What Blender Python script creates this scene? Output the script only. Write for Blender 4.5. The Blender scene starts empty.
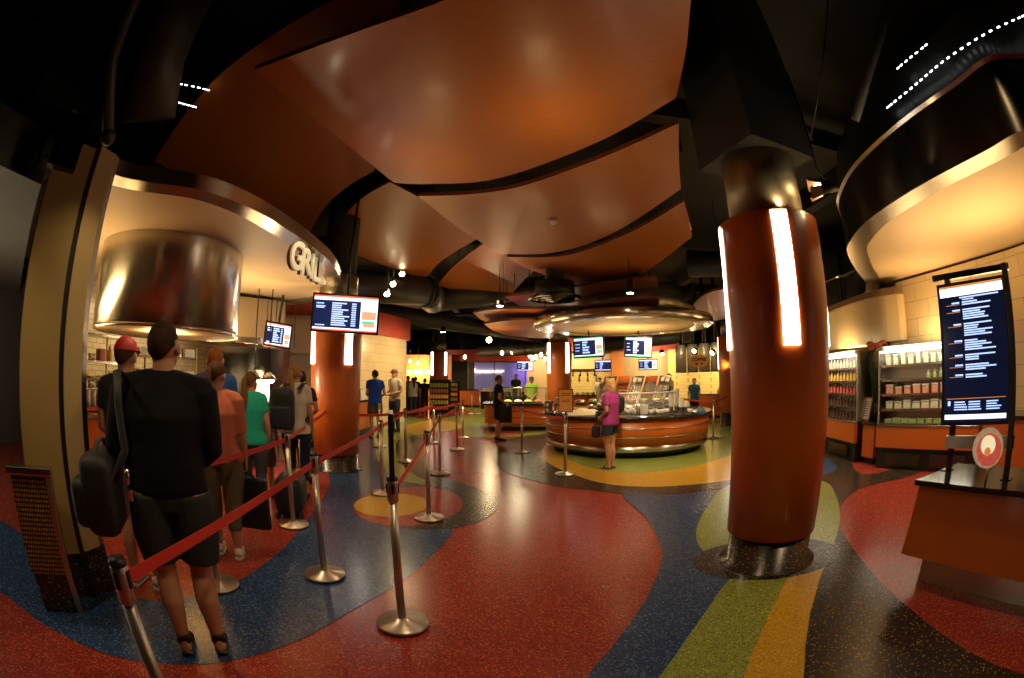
import bpy, bmesh, math, random
from mathutils import Vector, Matrix
from math import sin, cos, pi, radians as RD
random.seed(7)
C = bpy.context.scene.collection
SC = bpy.context.scene
# ------------------------------------------------------------------ camera model (fisheye, 10.5 mm equisolid)
FPX = 455.6; EYE = 1.6; PITCH = RD(5.0)
def ray(u, v):
    dx = u-512; dy = 339-v; r = math.hypot(dx, dy)
    if r < 1e-6: x, y, z = 0, 1, 0
    else:
        th = 2*math.asin(min(1, r/(2*FPX))); x = sin(th)*dx/r; z = sin(th)*dy/r; y = cos(th)
    return Vector((x, y*cos(PITCH)-z*sin(PITCH), y*sin(PITCH)+z*cos(PITCH)))
def Z(u, v, z=0.0):                      # point of the horizontal plane z seen at u,v
    d = ray(u, v); t = (z-EYE)/d.z; return Vector((d.x*t, d.y*t, z))
def D(u, v, dist):                       # point at horizontal distance dist seen at u,v
    d = ray(u, v); t = dist/math.hypot(d.x, d.y); return Vector((d.x*t, d.y*t, EYE+d.z*t))
def AZ(az, d, z=0.0): return Vector((d*sin(RD(az)), d*cos(RD(az)), z))
def face_cam(x, y): return math.atan2(y, x)-pi/2     # yaw that turns local -Y towards the camera spot

# ------------------------------------------------------------------ materials
M = {}
def mat(name, col, rough=.5, metal=0.0, emit=None, es=0.0, var=.08, scale=6.0, coat=0.0, alpha=1.0, trans=0.0, bump=0.0, stretch=None, spec=None):
    if name in M: return M[name]
    m = bpy.data.materials.new(name); m.use_nodes = True; nt = m.node_tree; b = nt.nodes['Principled BSDF']
    b.inputs['Roughness'].default_value = rough; b.inputs['Metallic'].default_value = metal
    b.inputs['Base Color'].default_value = (*col, 1)
    if coat: b.inputs['Coat Weight'].default_value = coat; b.inputs['Coat Roughness'].default_value = .12
    if spec is not None: b.inputs['Specular IOR Level'].default_value = spec
    if trans: b.inputs['Transmission Weight'].default_value = trans
    if alpha < 1: b.inputs['Alpha'].default_value = alpha
    if emit: b.inputs['Emission Color'].default_value = (*emit, 1); b.inputs['Emission Strength'].default_value = es
    if var:
        tc = nt.nodes.new('ShaderNodeTexCoord'); mp = nt.nodes.new('ShaderNodeMapping'); n = nt.nodes.new('ShaderNodeTexNoise')
        n.inputs['Scale'].default_value = scale; n.inputs['Detail'].default_value = 4
        if stretch: mp.inputs['Scale'].default_value = stretch
        r = nt.nodes.new('ShaderNodeMixRGB'); r.blend_type = 'MIX'
        r.inputs[1].default_value = (*[max(0, c*(1-var*1.6)) for c in col], 1); r.inputs[2].default_value = (*[min(1, c*(1+var*1.6)) for c in col], 1)
        nt.links.new(tc.outputs['Object'], mp.inputs['Vector']); nt.links.new(mp.outputs[0], n.inputs['Vector'])
        nt.links.new(n.outputs['Fac'], r.inputs[0]); nt.links.new(r.outputs[0], b.inputs['Base Color'])
        if bump:
            bn = nt.nodes.new('ShaderNodeBump'); bn.inputs['Strength'].default_value = bump; bn.inputs['Distance'].default_value = .005
            nt.links.new(n.outputs['Fac'], bn.inputs['Height']); nt.links.new(bn.outputs[0], b.inputs['Normal'])
    M[name] = m; return m
def aniso(m, a=.8, r=0.25):
    b = M[m].node_tree.nodes['Principled BSDF']; b.inputs['Anisotropic'].default_value = a; b.inputs['Anisotropic Rotation'].default_value = r
def terrazzo(name, col, light, dark, rough=.25, fl=.22, fd=.25, scale=85):
    m = bpy.data.materials.new(name); m.use_nodes = True; nt = m.node_tree; b = nt.nodes['Principled BSDF']; L = nt.links.new
    tc = nt.nodes.new('ShaderNodeTexCoord')
    def chips(sc, frac, c, prev):
        v = nt.nodes.new('ShaderNodeTexVoronoi'); v.inputs['Scale'].default_value = sc
        L(tc.outputs['Object'], v.inputs['Vector'])
        s = nt.nodes.new('ShaderNodeSeparateColor'); L(v.outputs['Color'], s.inputs[0])
        k = nt.nodes.new('ShaderNodeMath'); k.operation = 'LESS_THAN'; k.inputs[1].default_value = frac; L(s.outputs[0], k.inputs[0])
        e = nt.nodes.new('ShaderNodeMath'); e.operation = 'LESS_THAN'; e.inputs[1].default_value = .55; L(v.outputs['Distance'], e.inputs[0])
        mu = nt.nodes.new('ShaderNodeMath'); mu.operation = 'MULTIPLY'; L(k.outputs[0], mu.inputs[0]); L(e.outputs[0], mu.inputs[1])
        mx = nt.nodes.new('ShaderNodeMixRGB'); L(mu.outputs[0], mx.inputs[0]); mx.inputs[2].default_value = (*c, 1)
        if isinstance(prev, tuple): mx.inputs[1].default_value = (*prev, 1)
        else: L(prev.outputs[0], mx.inputs[1])
        return mx
    a = chips(scale*1.4, fd, dark, col); a = chips(scale, fl, light, a)
    L(a.outputs[0], b.inputs['Base Color']); b.inputs['Roughness'].default_value = rough
    b.inputs['Specular IOR Level'].default_value = .42
    M[name] = m; return m
def tilemat(name, c1, c2, mortar, bw=.3, bh=.1, rough=.25, emit=0):
    m = bpy.data.materials.new(name); m.use_nodes = True; nt = m.node_tree; b = nt.nodes['Principled BSDF']; L = nt.links.new
    tc = nt.nodes.new('ShaderNodeTexCoord'); sx = nt.nodes.new('ShaderNodeSeparateXYZ'); cx = nt.nodes.new('ShaderNodeCombineXYZ'); ad = nt.nodes.new('ShaderNodeMath')
    L(tc.outputs['Object'], sx.inputs[0]); L(sx.outputs[0], ad.inputs[0]); L(sx.outputs[1], ad.inputs[1]); L(ad.outputs[0], cx.inputs[0]); L(sx.outputs[2], cx.inputs[1])
    t = nt.nodes.new('ShaderNodeTexBrick'); t.inputs['Scale'].default_value = 1; t.inputs['Brick Width'].default_value = bw; t.inputs['Row Height'].default_value = bh
    t.inputs['Mortar Size'].default_value = .006; t.inputs['Color1'].default_value = (*c1, 1); t.inputs['Color2'].default_value = (*c2, 1); t.inputs['Mortar'].default_value = (*mortar, 1)
    L(cx.outputs[0], t.inputs['Vector']); L(t.outputs['Color'], b.inputs['Base Color']); b.inputs['Roughness'].default_value = rough
    M[name] = m; return m
def perfmat(name):
    m = bpy.data.materials.new(name); m.use_nodes = True; nt = m.node_tree; b = nt.nodes['Principled BSDF']; L = nt.links.new
    tc = nt.nodes.new('ShaderNodeTexCoord'); v = nt.nodes.new('ShaderNodeTexVoronoi'); v.inputs['Scale'].default_value = 75; v.inputs['Randomness'].default_value = 0.0
    L(tc.outputs['Object'], v.inputs['Vector']); r = nt.nodes.new('ShaderNodeMath'); r.operation = 'GREATER_THAN'; r.inputs[1].default_value = .38; L(v.outputs['Distance'], r.inputs[0])
    mx = nt.nodes.new('ShaderNodeMixRGB'); mx.inputs[1].default_value = (.02, .02, .017, 1); mx.inputs[2].default_value = (.04, .038, .03, 1); L(r.outputs[0], mx.inputs[0]); L(mx.outputs[0], b.inputs['Base Color'])
    b.inputs['Metallic'].default_value = .7; b.inputs['Roughness'].default_value = .4
    M[name] = m; return m

terrazzo('t_red', (.30, .035, .022), (.50, .12, .07), (.10, .015, .012))
terrazzo('t_blue', (.022, .055, .15), (.10, .18, .30), (.010, .02, .05))
terrazzo('t_green', (.22, .27, .05), (.36, .42, .12), (.06, .09, .03))
terrazzo('t_yellow', (.52, .30, .02), (.62, .42, .08), (.30, .15, .02))
terrazzo('t_black', (.022, .018, .015), (.30, .19, .03), (.05, .04, .03), fl=.10)
terrazzo('t_grey', (.08, .07, .06), (.25, .2, .12), (.03, .03, .03), fl=.15)
mat('wood', (.52, .118, .014), .38, coat=.15, var=.06, scale=9, stretch=(1, 1, 14))
mat('collar', (.26, .22, .15), .42, metal=.8, var=.1)
mat('steel_soft', (.52, .45, .33), .38, metal=.55, var=.1, scale=5)
mat('letter_cream', (.8, .72, .5), .5, emit=(1, .85, .5), es=.3)
mat('cloud', (.36, .105, .012), .45, coat=.05, var=.12, scale=11, stretch=(1, 5, 1))
mat('cloud_edge', (.16, .04, .012), .5)
mat('steel', (.52, .47, .39), .27, metal=1, var=.10, scale=5, stretch=(12, 12, .2))
mat('steel_dark', (.10, .09, .075), .24, metal=1, var=.12, scale=4, stretch=(8, 8, .2))
aniso('steel'); aniso('steel_dark')
mat('chrome', (.62, .58, .52), .18, metal=1, var=.05)
mat('post', (.55, .49, .42), .34, metal=.9, var=.05)
mat('black', (.008, .008, .008), .45)
mat('ceil', (.012, .011, .010), .75)
mat('duct', (.05, .047, .04), .5, metal=.3)
mat('granite', (.018, .017, .016), .12, var=.5, scale=60)
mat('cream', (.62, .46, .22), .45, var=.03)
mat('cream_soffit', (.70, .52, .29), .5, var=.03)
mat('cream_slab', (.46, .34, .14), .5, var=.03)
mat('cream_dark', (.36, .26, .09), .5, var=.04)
mat('trimbrown', (.22, .13, .05), .35, metal=.5)
mat('redpaint', (.42, .035, .012), .5, var=.05)
mat('orangepaint', (.62, .22, .04), .5, var=.05)
mat('greywall', (.16, .15, .12), .6, var=.1)
mat('belt', (.62, .035, .02), .55, var=.06, scale=40)
mat('strip', (1, .95, .85), .4, emit=(1, .90, .72), es=11, var=0)
mat('lamp', (1, .9, .7), .4, emit=(1, .78, .42), es=45, var=0)
mat('lamp_soft', (1, .9, .7), .4, emit=(1, .74, .38), es=12, var=0)
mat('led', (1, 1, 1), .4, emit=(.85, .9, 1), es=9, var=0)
mat('fridge_light', (1, 1, 1), .4, emit=(1, .96, .85), es=9, var=0)
mat('purple', (.45, .40, .55), .5, emit=(.40, .30, .75), es=.22, var=.1)  # purple light on the grey-lilac wall put in as faint emission
mat('neon', (1, .95, .8), .4, emit=(1, .85, .65), es=6, var=0)
mat('scr_navy', (.01, .012, .04), .2, emit=(.012, .02, .075), es=1, var=0)
mat('scr_black', (.004, .004, .008), .15, emit=(.004, .006, .02), es=1, var=0)
mat('scr_white', (.9, .9, 1), .3, emit=(.85, .88, 1), es=1.6, var=0)
mat('scr_text', (.6, .7, 1), .3, emit=(.38, .55, 1), es=1.5, var=0)
mat('scr_red', (.9, .1, .03), .3, emit=(1, .12, .03), es=1.1, var=0)
mat('scr_green', (.05, .6, .3), .3, emit=(.03, .70, .30), es=1.1, var=0)
mat('scr_orange', (.8, .3, .05), .3, emit=(.7, .22, .05), es=.9, var=0)
mat('scr_pink', (.8, .2, .7), .3, emit=(.9, .25, .8), es=1.1, var=0)
mat('scr_food', (.8, .4, .1), .3, emit=(.95, .38, .22), es=1.2, var=.9, scale=30)
mat('glass', (.9, .95, .95), .03, alpha=.16, var=0, spec=.8)
mat('white', (.72, .70, .64), .4, var=.04)
mat('paper', (.75, .66, .45), .6, var=.05)
mat('signorange', (.75, .30, .04), .5, var=.05, emit=(.8, .3, .04), es=.15)
mat('foliage', (.05, .07, .015), .7, var=.4, scale=30)
mat('flower', (.35, .05, .02), .7, var=.3, scale=30)
mat('mosaic0', (.3, .15, .03), .4)
mat('skin', (.50, .25, .14), .5, var=.06)
mat('skin_dark', (.20, .09, .05), .5, var=.06)
mat('eyewhite', (.8, .8, .8), .2, var=0); mat('iris', (.03, .02, .01), .2, var=0); mat('lip', (.4, .12, .09), .5)
tilemat('tile_cream', (.66, .52, .28), (.60, .46, .24), (.40, .30, .15), .6, .3)
tilemat('tile_sub', (.62, .52, .32), (.55, .46, .28), (.30, .24, .14), .2, .1)
tilemat('tile_yellow', (.75, .58, .20), (.70, .54, .18), (.45, .34, .12), .15, .15)
tilemat('mosaic', (.42, .22, .03), (.25, .12, .015), (.03, .02, .012), .03, .03)
perfmat('perf')

# ------------------------------------------------------------------ mesh builder
class MB:
    def __init__(s): s.bm = bmesh.new(); s.mi = 0
    def _f(s, vs):
        try: f = s.bm.faces.new(vs); f.material_index = s.mi; f.smooth = getattr(s, 'sm', False); return f
        except ValueError: return None
    def box(s, c, d, rz=0, rx=0, ry=0, bev=0.0):
        R = Matrix.Rotation(rz, 4, 'Z') @ Matrix.Rotation(ry, 4, 'Y') @ Matrix.Rotation(rx, 4, 'X')
        t = bmesh.new(); bmesh.ops.create_cube(t, size=1, matrix=Matrix.Translation(c) @ R @ Matrix.Diagonal((*d, 1)))
        if bev: bmesh.ops.bevel(t, geom=t.edges[:], offset=bev, segments=2, profile=.6, affect='EDGES')
        s.merge(t); return s
    def merge(s, t):
        mp = {}
        for v in t.verts: mp[v] = s.bm.verts.new(v.co)
        for f in t.faces: s._f([mp[v] for v in f.verts])
        t.free()
    def tube(s, pts, rad, n=12, cap=True, side=None, closed=False):
        """swept tube; rad: number, or list of number / (a,b); side: hint for the first axis"""
        pts = [Vector(p) for p in pts]; k = len(pts)
        if not isinstance(rad, (list, tuple)): rad = [rad]*k
        rings = []; prev = None
        for i, p in enumerate(pts):
            t = (pts[min(i+1, k-1)]-pts[max(i-1, 0)])
            if t.length < 1e-9: t = Vector((0, 0, 1))
            t.normalize()
            a = Vector(side) if side is not None else (prev if prev is not None else (Vector((1, 0, 0)) if abs(t.x) < .8 else Vector((0, 1, 0))))
            a = a-t*a.dot(t)
            if a.length < 1e-6: a = t.orthogonal()
            a.normalize(); prev = a; b = t.cross(a)
            r = rad[i]; ra, rb = r if isinstance(r, (list, tuple)) else (r, r)
            rings.append([s.bm.verts.new(p+a*ra*cos(2*pi*j/n)+b*rb*sin(2*pi*j/n)) for j in range(n)])
        s.sm = True
        for q in range(k-1):
            for j in range(n): s._f([rings[q][j], rings[q][(j+1) % n], rings[q+1][(j+1) % n], rings[q+1][j]])
        s.sm = False
        if cap: s._f(rings[0][::-1]); s._f(rings[-1])
        return s
    def lathe(s, prof, c=(0, 0, 0), n=32, a0=0, a1=2*pi, smooth=True):
        full = abs(a1-a0-2*pi) < 1e-6; m = n if full else n+1
        rings = []
        for r, z in prof:
            rings.append([s.bm.verts.new((c[0]+r*cos(a0+(a1-a0)*j/n), c[1]+r*sin(a0+(a1-a0)*j/n), c[2]+z)) for j in range(m)])
        s.sm = smooth
        for q in range(len(prof)-1):
            for j in range(n):
                s._f([rings[q][j], rings[q][(j+1) % m], rings[q+1][(j+1) % m], rings[q+1][j]])
        s.sm = False
        if full:
            if prof[0][0] > 1e-4: s._f(rings[0][::-1])
            if prof[-1][0] > 1e-4: s._f(rings[-1])
        return s
    def ball(s, c, r, n=16, m=10, rot=None):
        if not isinstance(r, (list, tuple)): r = (r, r, r)
        t = bmesh.new(); mm = Matrix.Translation(c) @ (rot if rot else Matrix()) @ Matrix.Diagonal((*r, 1))
        bmesh.ops.create_uvsphere(t, u_segments=n, v_segments=m, radius=1, matrix=mm); s.sm = True; s.merge(t); s.sm = False; return s
    def prism(s, poly, z0, z1):
        a = [s.bm.verts.new((p[0], p[1], z0)) for p in poly]; b = [s.bm.verts.new((p[0], p[1], z1)) for p in poly]; k = len(poly)
        for j in range(k): s._f([a[j], a[(j+1) % k], b[(j+1) % k], b[j]])
        s._f(a[::-1]); s._f(b); return s
    def face(s, pts): s._f([s.bm.verts.new(p) for p in pts]); return s
    def strip(s, A, B, smooth=True):
        va = [s.bm.verts.new(p) for p in A]; vb = [s.bm.verts.new(p) for p in B]; s.sm = smooth
        for i in range(len(A)-1): s._f([va[i], va[i+1], vb[i+1], vb[i]])
        s.sm = False; return s
    def grid(s, f, nu, nv):
        g = [[s.bm.verts.new(f(i/nu, j/nv)) for j in range(nv+1)] for i in range(nu+1)]; s.sm = True
        for i in range(nu):
            for j in range(nv): s._f([g[i][j], g[i+1][j], g[i+1][j+1], g[i][j+1]])
        s.sm = False; return s
    def build(s, name, m, parent=None, auto=True):
        bmesh.ops.recalc_face_normals(s.bm, faces=s.bm.faces[:]) if auto else None
        me = bpy.data.meshes.new(name); s.bm.to_mesh(me); s.bm.free()
        for q in (m if isinstance(m, (list, tuple)) else [m]): me.materials.append(M[q] if isinstance(q, str) else q)
        o = bpy.data.objects.new(name, me); C.objects.link(o)
        if parent is not None: attach(o, parent)
        return o
def wm(o):
    m = o.matrix_basis.copy()
    return m if o.parent is None else wm(o.parent) @ o.matrix_parent_inverse @ m
def attach(o, p): o.parent = p; o.matrix_parent_inverse = wm(p).inverted()
def tag(o, label=None, cat=None, group=None, kind=None):
    if label: o['label'] = label
    if cat: o['category'] = cat
    if group: o['group'] = group
    if kind: o['kind'] = kind
    return o
def thing(name, label, cat, loc=(0, 0, 0), rz=0, group=None):
    o = bpy.data.objects.new(name, None); C.objects.link(o); o.empty_display_size = .1
    o.location = loc; o.rotation_euler = (0, 0, rz); return tag(o, label, cat, group)
def struct(o): o['kind'] = 'structure'; return o
def place(o, loc, rz=0): o.location = loc; o.rotation_euler = (0, 0, rz); return o
def dup(root, loc=None, rz=None, label=None, group=None):
    r = root.copy(); C.objects.link(r)
    if loc is not None: r.location = loc
    if rz is not None: r.rotation_euler = (0, 0, rz)
    if label: r['label'] = label
    if group: r['group'] = group
    for ch in list(root.children):
        c = ch.copy(); C.objects.link(c); c.parent = r
        for g in list(ch.children):
            d = g.copy(); C.objects.link(d); d.parent = c
    return r
def catmull(pts, k=6, closed=True):
    out = []; n = len(pts)
    rng = range(n if closed else n-1)
    for i in rng:
        g = (lambda j: pts[j % n]) if closed else (lambda j: pts[max(0, min(n-1, j))])
        p0, p1, p2, p3 = [Vector(g(i+d)) for d in (-1, 0, 1, 2)]
        for q in range(k):
            t = q/k
            out.append(.5*((2*p1)+(-p0+p2)*t+(2*p0-5*p1+4*p2-p3)*t*t+(-p0+3*p1-3*p2+p3)*t**3))
    if not closed: out.append(Vector(pts[-1]))
    return out
def light(kind, loc, energy, col=(1, .72, .4), size=.3, rot=(0, 0, 0), spot=None, blend=.6, sy=None, target=None):
    l = bpy.data.lights.new('lamp', kind); l.energy = energy; l.color = col
    if kind == 'AREA':
        l.size = size
        if sy: l.shape = 'RECTANGLE'; l.size_y = sy
    else: l.shadow_soft_size = size
    if kind == 'SPOT': l.spot_size = RD(spot or 70); l.spot_blend = blend
    o = bpy.data.objects.new('light', l); C.objects.link(o); o.location = loc; o.rotation_euler = rot
    if target is not None: o.rotation_euler = (Vector(target)-Vector(loc)).to_track_quat('-Z', 'Y').to_euler()
    return o
def textmesh(name, body, size, ext, m, parent=None, loc=(0, 0, 0), rot=(0, 0, 0), align='CENTER', bold=.0):
    cu = bpy.data.curves.new(name, 'FONT'); cu.body = body; cu.size = size; cu.extrude = ext; cu.align_x = align; cu.offset = bold
    t = bpy.data.objects.new(name+'_t', cu); C.objects.link(t); bpy.context.view_layer.update()
    me = bpy.data.meshes.new_from_object(t.evaluated_get(bpy.context.evaluated_depsgraph_get())); bpy.data.objects.remove(t)
    me.materials.clear(); me.materials.append(M[m]); o = bpy.data.objects.new(name, me); C.objects.link(o)
    o.location = loc; o.rotation_euler = rot
    if parent is not None:
        o.parent = parent
    return o
# ================================================================== SETTING
# ---- floor : one terrazzo slab, inlays cast as flush fields of colour
fm = ['t_red', 't_blue', 't_green', 't_yellow', 't_black', 't_grey']
fb = MB(); fb.mi = 0
fb.face([(-14, -4, 0), (16, -4, 0), (16, 48, 0), (-14, 48, 0)])
_lay = [0]
def field(mi, px, smooth=5, world=False, closed=True):
    _lay[0] += 1; z = _lay[0]*.0004
    pts = [Vector((p[0], p[1], 0)) for p in px] if world else [Z(*p) for p in px]
    pts2 = catmull([(p.x, p.y, 0) for p in pts], smooth) if smooth > 1 else pts
    fb.mi = mi; fb.face([(p.x, p.y, z) for p in pts2])
def ell(mi, cx, cy, rx, ry, rot=0, n=48):
    _lay[0] += 1; z = _lay[0]*.0004; fb.mi = mi
    fb.face([(cx+rx*cos(t)*cos(rot)-ry*sin(t)*sin(rot), cy+rx*cos(t)*sin(rot)+ry*sin(t)*cos(rot), z) for t in [2*pi*i/n for i in range(n)]])
# far hall colour fields
ell(4, 3, 30, 14, 13)
ell(1, -4.5, 21, 5.5, 5.5); ell(0, 4.5, 27, 5, 4.5); ell(2, -3.5, 29, 4, 3); ell(3, 0, 33, 3.5, 2.5)
field(2, [(377, 449), (372, 436), (380, 425), (400, 413), (430, 407), (470, 404), (520, 402), (540, 410), (500, 420), (470, 428), (440, 432), (420, 440), (400, 460), (420, 478), (437, 485), (410, 480), (390, 468)], 5)
field(3, [(405, 427), (425, 421), (450, 421), (462, 427), (440, 432), (415, 434)])
field(0, [(405, 413), (430, 409), (460, 409), (470, 413), (440, 418), (415, 418)])
# big blue band on the queue side
field(1, [(-60, 560), (0, 592), (40, 622), (95, 650), (150, 663), (225, 662), (300, 640), (350, 612), (400, 583), (430, 558), (447, 540), (452, 530), (440, 500), (410, 478), (388, 462), (377, 449), (374, 436), (378, 424), (350, 412), (300, 408), (200, 430), (60, 480), (-60, 500)], 4)
field(0, [(-60, 500), (0, 520), (60, 562), (110, 590), (160, 600), (225, 587), (270, 560), (300, 530), (322, 500), (330, 480), (322, 466), (300, 455), (200, 440), (60, 460)], 4)
# black s-curve and the ringed circle
field(4, [(403, 436), (396, 446), (400, 462), (418, 478), (437, 485), (415, 487), (372, 490), (356, 503), (358, 513), (380, 525), (405, 529), (430, 530), (455, 528), (478, 522), (493, 514), (498, 504), (493, 495), (470, 486), (447, 477), (428, 463), (421, 450), (423, 438)], 5)
ell(0, *[(Z(355, 503)+Z(464, 503))[i]/2 for i in (0, 1)], (Z(464, 503)-Z(358, 503)).length/2, (Z(410, 485)-Z(410, 523)).length/2)
_a, _b = Z(355, 503), Z(428, 505)
ell(3, (_a.x+_b.x)/2, (_a.y+_b.y)/2, (_b-_a).length/2, (Z(390, 493)-Z(390, 516)).length/2)
field(2, [(377, 449), (388, 432), (404, 433), (397, 443), (396, 452), (403, 466), (420, 478), (436, 485), (400, 481), (386, 470), (378, 460)], 5)
# island two: green ring, red heart
field(2, [(462, 436), (468, 428), (485, 423), (520, 420), (560, 424), (545, 436), (510, 437), (478, 438)])
field(0, [(478, 432), (484, 427), (500, 423), (530, 423), (540, 428), (520, 434), (495, 435)])
# black field round the island
field(4, [(493, 460), (497, 446), (514, 438), (545, 434), (600, 425), (700, 424), (760, 430), (840, 448), (854, 470), (877, 474), (910, 462), (922, 470), (910, 476), (877, 484), (858, 490), (843, 502), (838, 520), (844, 536), (866, 566), (900, 601), (949, 640), (1000, 668), (1060, 690), (1000, 760), (860, 760), (790, 720), (800, 640), (815, 590), (815, 545), (800, 505), (760, 490), (730, 488), (673, 494), (623, 494), (590, 490), (560, 487), (530, 480), (506, 472)], 4)
isc = Vector((2.70, 10.35, 0))
field(3, [(542, 455), (548, 463), (566, 472), (600, 483), (640, 487), (680, 486), (732, 480), (770, 470), (800, 455), (800, 440), (760, 425), (690, 415), (620, 412), (570, 425), (548, 443)], 5)
field(2, [(556, 450), (566, 458), (590, 468), (628, 473), (665, 471), (700, 465), (730, 456), (758, 446), (760, 436), (730, 427), (690, 420), (620, 420), (570, 435)], 5)
# blue wedge, green and yellow rays, ring round the big column
field(1, [(623, 494), (646, 518), (660, 545), (661, 563), (646, 599), (614, 645), (587, 678), (560, 740), (640, 760), (690, 700), (730, 640), (760, 590), (775, 560), (760, 520), (735, 497), (730, 489), (673, 495)], 4)
field(1, [(820, 457), (832, 462), (837, 468), (832, 473), (820, 475), (808, 466)])
field(2, [(696, 536), (699, 522), (709, 505), (728, 486), (780, 474), (824, 482), (836, 497), (840, 515), (838, 530), (831, 550), (825, 560), (770, 572), (715, 560), (700, 548)], 4)
field(2, [(740, 566), (718, 594), (686, 640), (655, 684), (620, 760), (720, 790), (745, 680), (770, 616), (795, 575), (800, 560), (770, 555)], 1)
field(3, [(789, 575), (768, 617), (752, 654), (743, 680), (725, 790), (805, 800), (803, 680), (805, 645), (810, 613), (819, 581), (829, 552), (820, 540), (800, 550)], 1)
ell(4, 2.20, 3.19, .71, .47, RD(-14)); ell(5, 2.19, 3.20, .50, .44, RD(-14))
fb.build('floor', fm, auto=False)['kind'] = 'structure'

# ---- ceiling and outer shell
b = MB(); b.box((1, 22, 5.6), (30, 52, .1)); struct(b.build('ceiling', 'ceil'))
b = MB(); b.box((1, 45, 2.8), (30, .2, 5.6)); struct(b.build('wall_back', 'ceil'))
b = MB(); b.box((1, -3.6, 2.8), (30, .2, 5.6)); struct(b.build('wall_front', 'ceil'))
b = MB(); b.box((-13, 22, 2.8), (.2, 52, 5.6)); struct(b.build('wall_left', 'ceil'))
b = MB(); b.box((15, 22, 2.8), (.2, 52, 5.6)); struct(b.build('wall_right', 'ceil'))
def wallseg(name, a, c, z0, z1, m, th=.12):
    a = Vector((*a, 0)); c = Vector((*c, 0)); d = c-a
    b = MB(); b.box(((a+c)/2+Vector((0, 0, (z0+z1)/2))), (d.length, th, z1-z0), rz=math.atan2(d.y, d.x))
    return struct(b.build(name, m))
# grill kitchen
wallseg('wall_grill_side', (-7.5, 3.65), (-7.5, 9.6), 0, 3.2, 'tile_sub')
wallseg('wall_grill_back', (-7.5, 9.6), (-4.65, 10.9), 0, 3.2, 'tile_cream')
wallseg('wall_grill_return', (-4.65, 10.9), (-4.80, 13.6), 0, 3.2, 'tile_cream')
wallseg('wall_grill_end', (-4.80, 13.6), (-3.95, 16.4), 0, 3.1, 'tile_cream')
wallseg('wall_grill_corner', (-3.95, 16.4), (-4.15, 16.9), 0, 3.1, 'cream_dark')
wallseg('trim_1', (-4.72, 13.5), (-3.87, 16.45), 3.0, 3.75, 'redpaint', .22)
wallseg('trim_2', (-3.85, 16.4), (-4.05, 16.9), 3.0, 3.75, 'redpaint', .22)
b = MB(); b.prism([(-7.5, 8.2), (-3.75, 8.9), (-4.5, 13.5), (-7.5, 13.5)], 3.12, 3.22); struct(b.build('ceiling_grill_red', 'redpaint'))
wallseg('wall_grill_cream_panel', (-6.2, 9.75), (-4.7, 10.7), 2.15, 3.0, 'cream', .2)
# mall corridor beyond the partition
wallseg('wall_corridor', (-9.5, -3), (-9.5, 5), 0, 3.4, 'greywall')
wallseg('wall_corridor_side', (-2.99, 1.395), (-9.5, 4.4), 0, 3.3, 'greywall', .05)
b = MB(); b.prism([(-9.5, -3.5), (-3.5, -3.5), (-3.4, 1.5), (-9.5, 4.2)], 2.85, 2.95); struct(b.build('ceiling_corridor', 'greywall'))
wallseg('trim_3', (-3.45, -3.5), (-3.45, 1.4), 2.86, 3.25, 'steel_dark', .1)
# back of the hall
wallseg('wall_bakery', (-8.5, 27), (-3.6, 27), 0, 3.0, 'orangepaint')
wallseg('wall_far_purple', (-5, 36), (2.2, 36), 0, 2.9, 'purple')
wallseg('wall_far_grey', (-5, 33.8), (-2.8, 33.8), 0, 2.9, 'greywall')
wallseg('wall_far_cream', (0.9, 27), (2.9, 27), 0, 2.8, 'cream')
wallseg('wall_far_orange', (2.0, 24), (3.4, 24), 0, 3.6, 'orangepaint')
wallseg('trim_4', (-4.5, 28), (1.4, 26.5), 2.65, 3.35, 'redpaint', .2)
wallseg('wall_kitchen_cream', (1.9, 22), (4.9, 22), 0, 2.9, 'tile_yellow')
wallseg('wall_kitchen_header', (1.9, 21.6), (4.9, 21.6), 2.05, 2.8, 'cream')
wallseg('wall_kitchen_pier', (4.7, 21.2), (5.3, 21.2), 0, 2.9, 'orangepaint', .3)
wallseg('wall_kitchen_mid', (5.3, 21.8), (7.9, 21.2), 0, 2.9, 'cream')
wallseg('wall_coffee', (7.4, 20.6), (11.5, 17.2), 0, 2.9, 'tile_yellow')
wallseg('trim_5', (1.9, 21.0), (8.0, 20.6), 2.85, 3.5, 'redpaint', .2)
# right bay walls, fridge bay
wallseg('wall_fridge_bay', (7.0, 2.9), (6.9, 5.6), 0, 3.1, 'tile_cream')
wallseg('wall_fridge_corner', (6.9, 5.6), (8.3, 7.4), 0, 3.1, 'tile_cream')
wallseg('wall_fridge_side', (8.3, 7.4), (10.5, 12.6), 0, 3.1, 'tile_cream')
wallseg('wall_kiosk_back', (7.0, 2.9), (6.6, -2), 0, 3.1, 'tile_cream')
b = MB(); pts = [(6.85, 5.45), (6.45, 5.55), (6.38, 6.0), (6.55, 6.9), (6.9, 8.0), (7.5, 9.2), (8.6, 9.6), (8.25, 7.5)]
b.prism([(p[0], p[1]) for p in catmull([(q[0], q[1], 0) for q in pts], 5)], 2.05, 2.84); struct(b.build('wall_bulkhead', 'cream'))
b = MB(); b.prism([(p[0]-.12, p[1]-.05) for p in catmull([(q[0], q[1], 0) for q in pts], 5)], 2.842, 2.95); struct(b.build('trim_12', 'trimbrown'))

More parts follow.
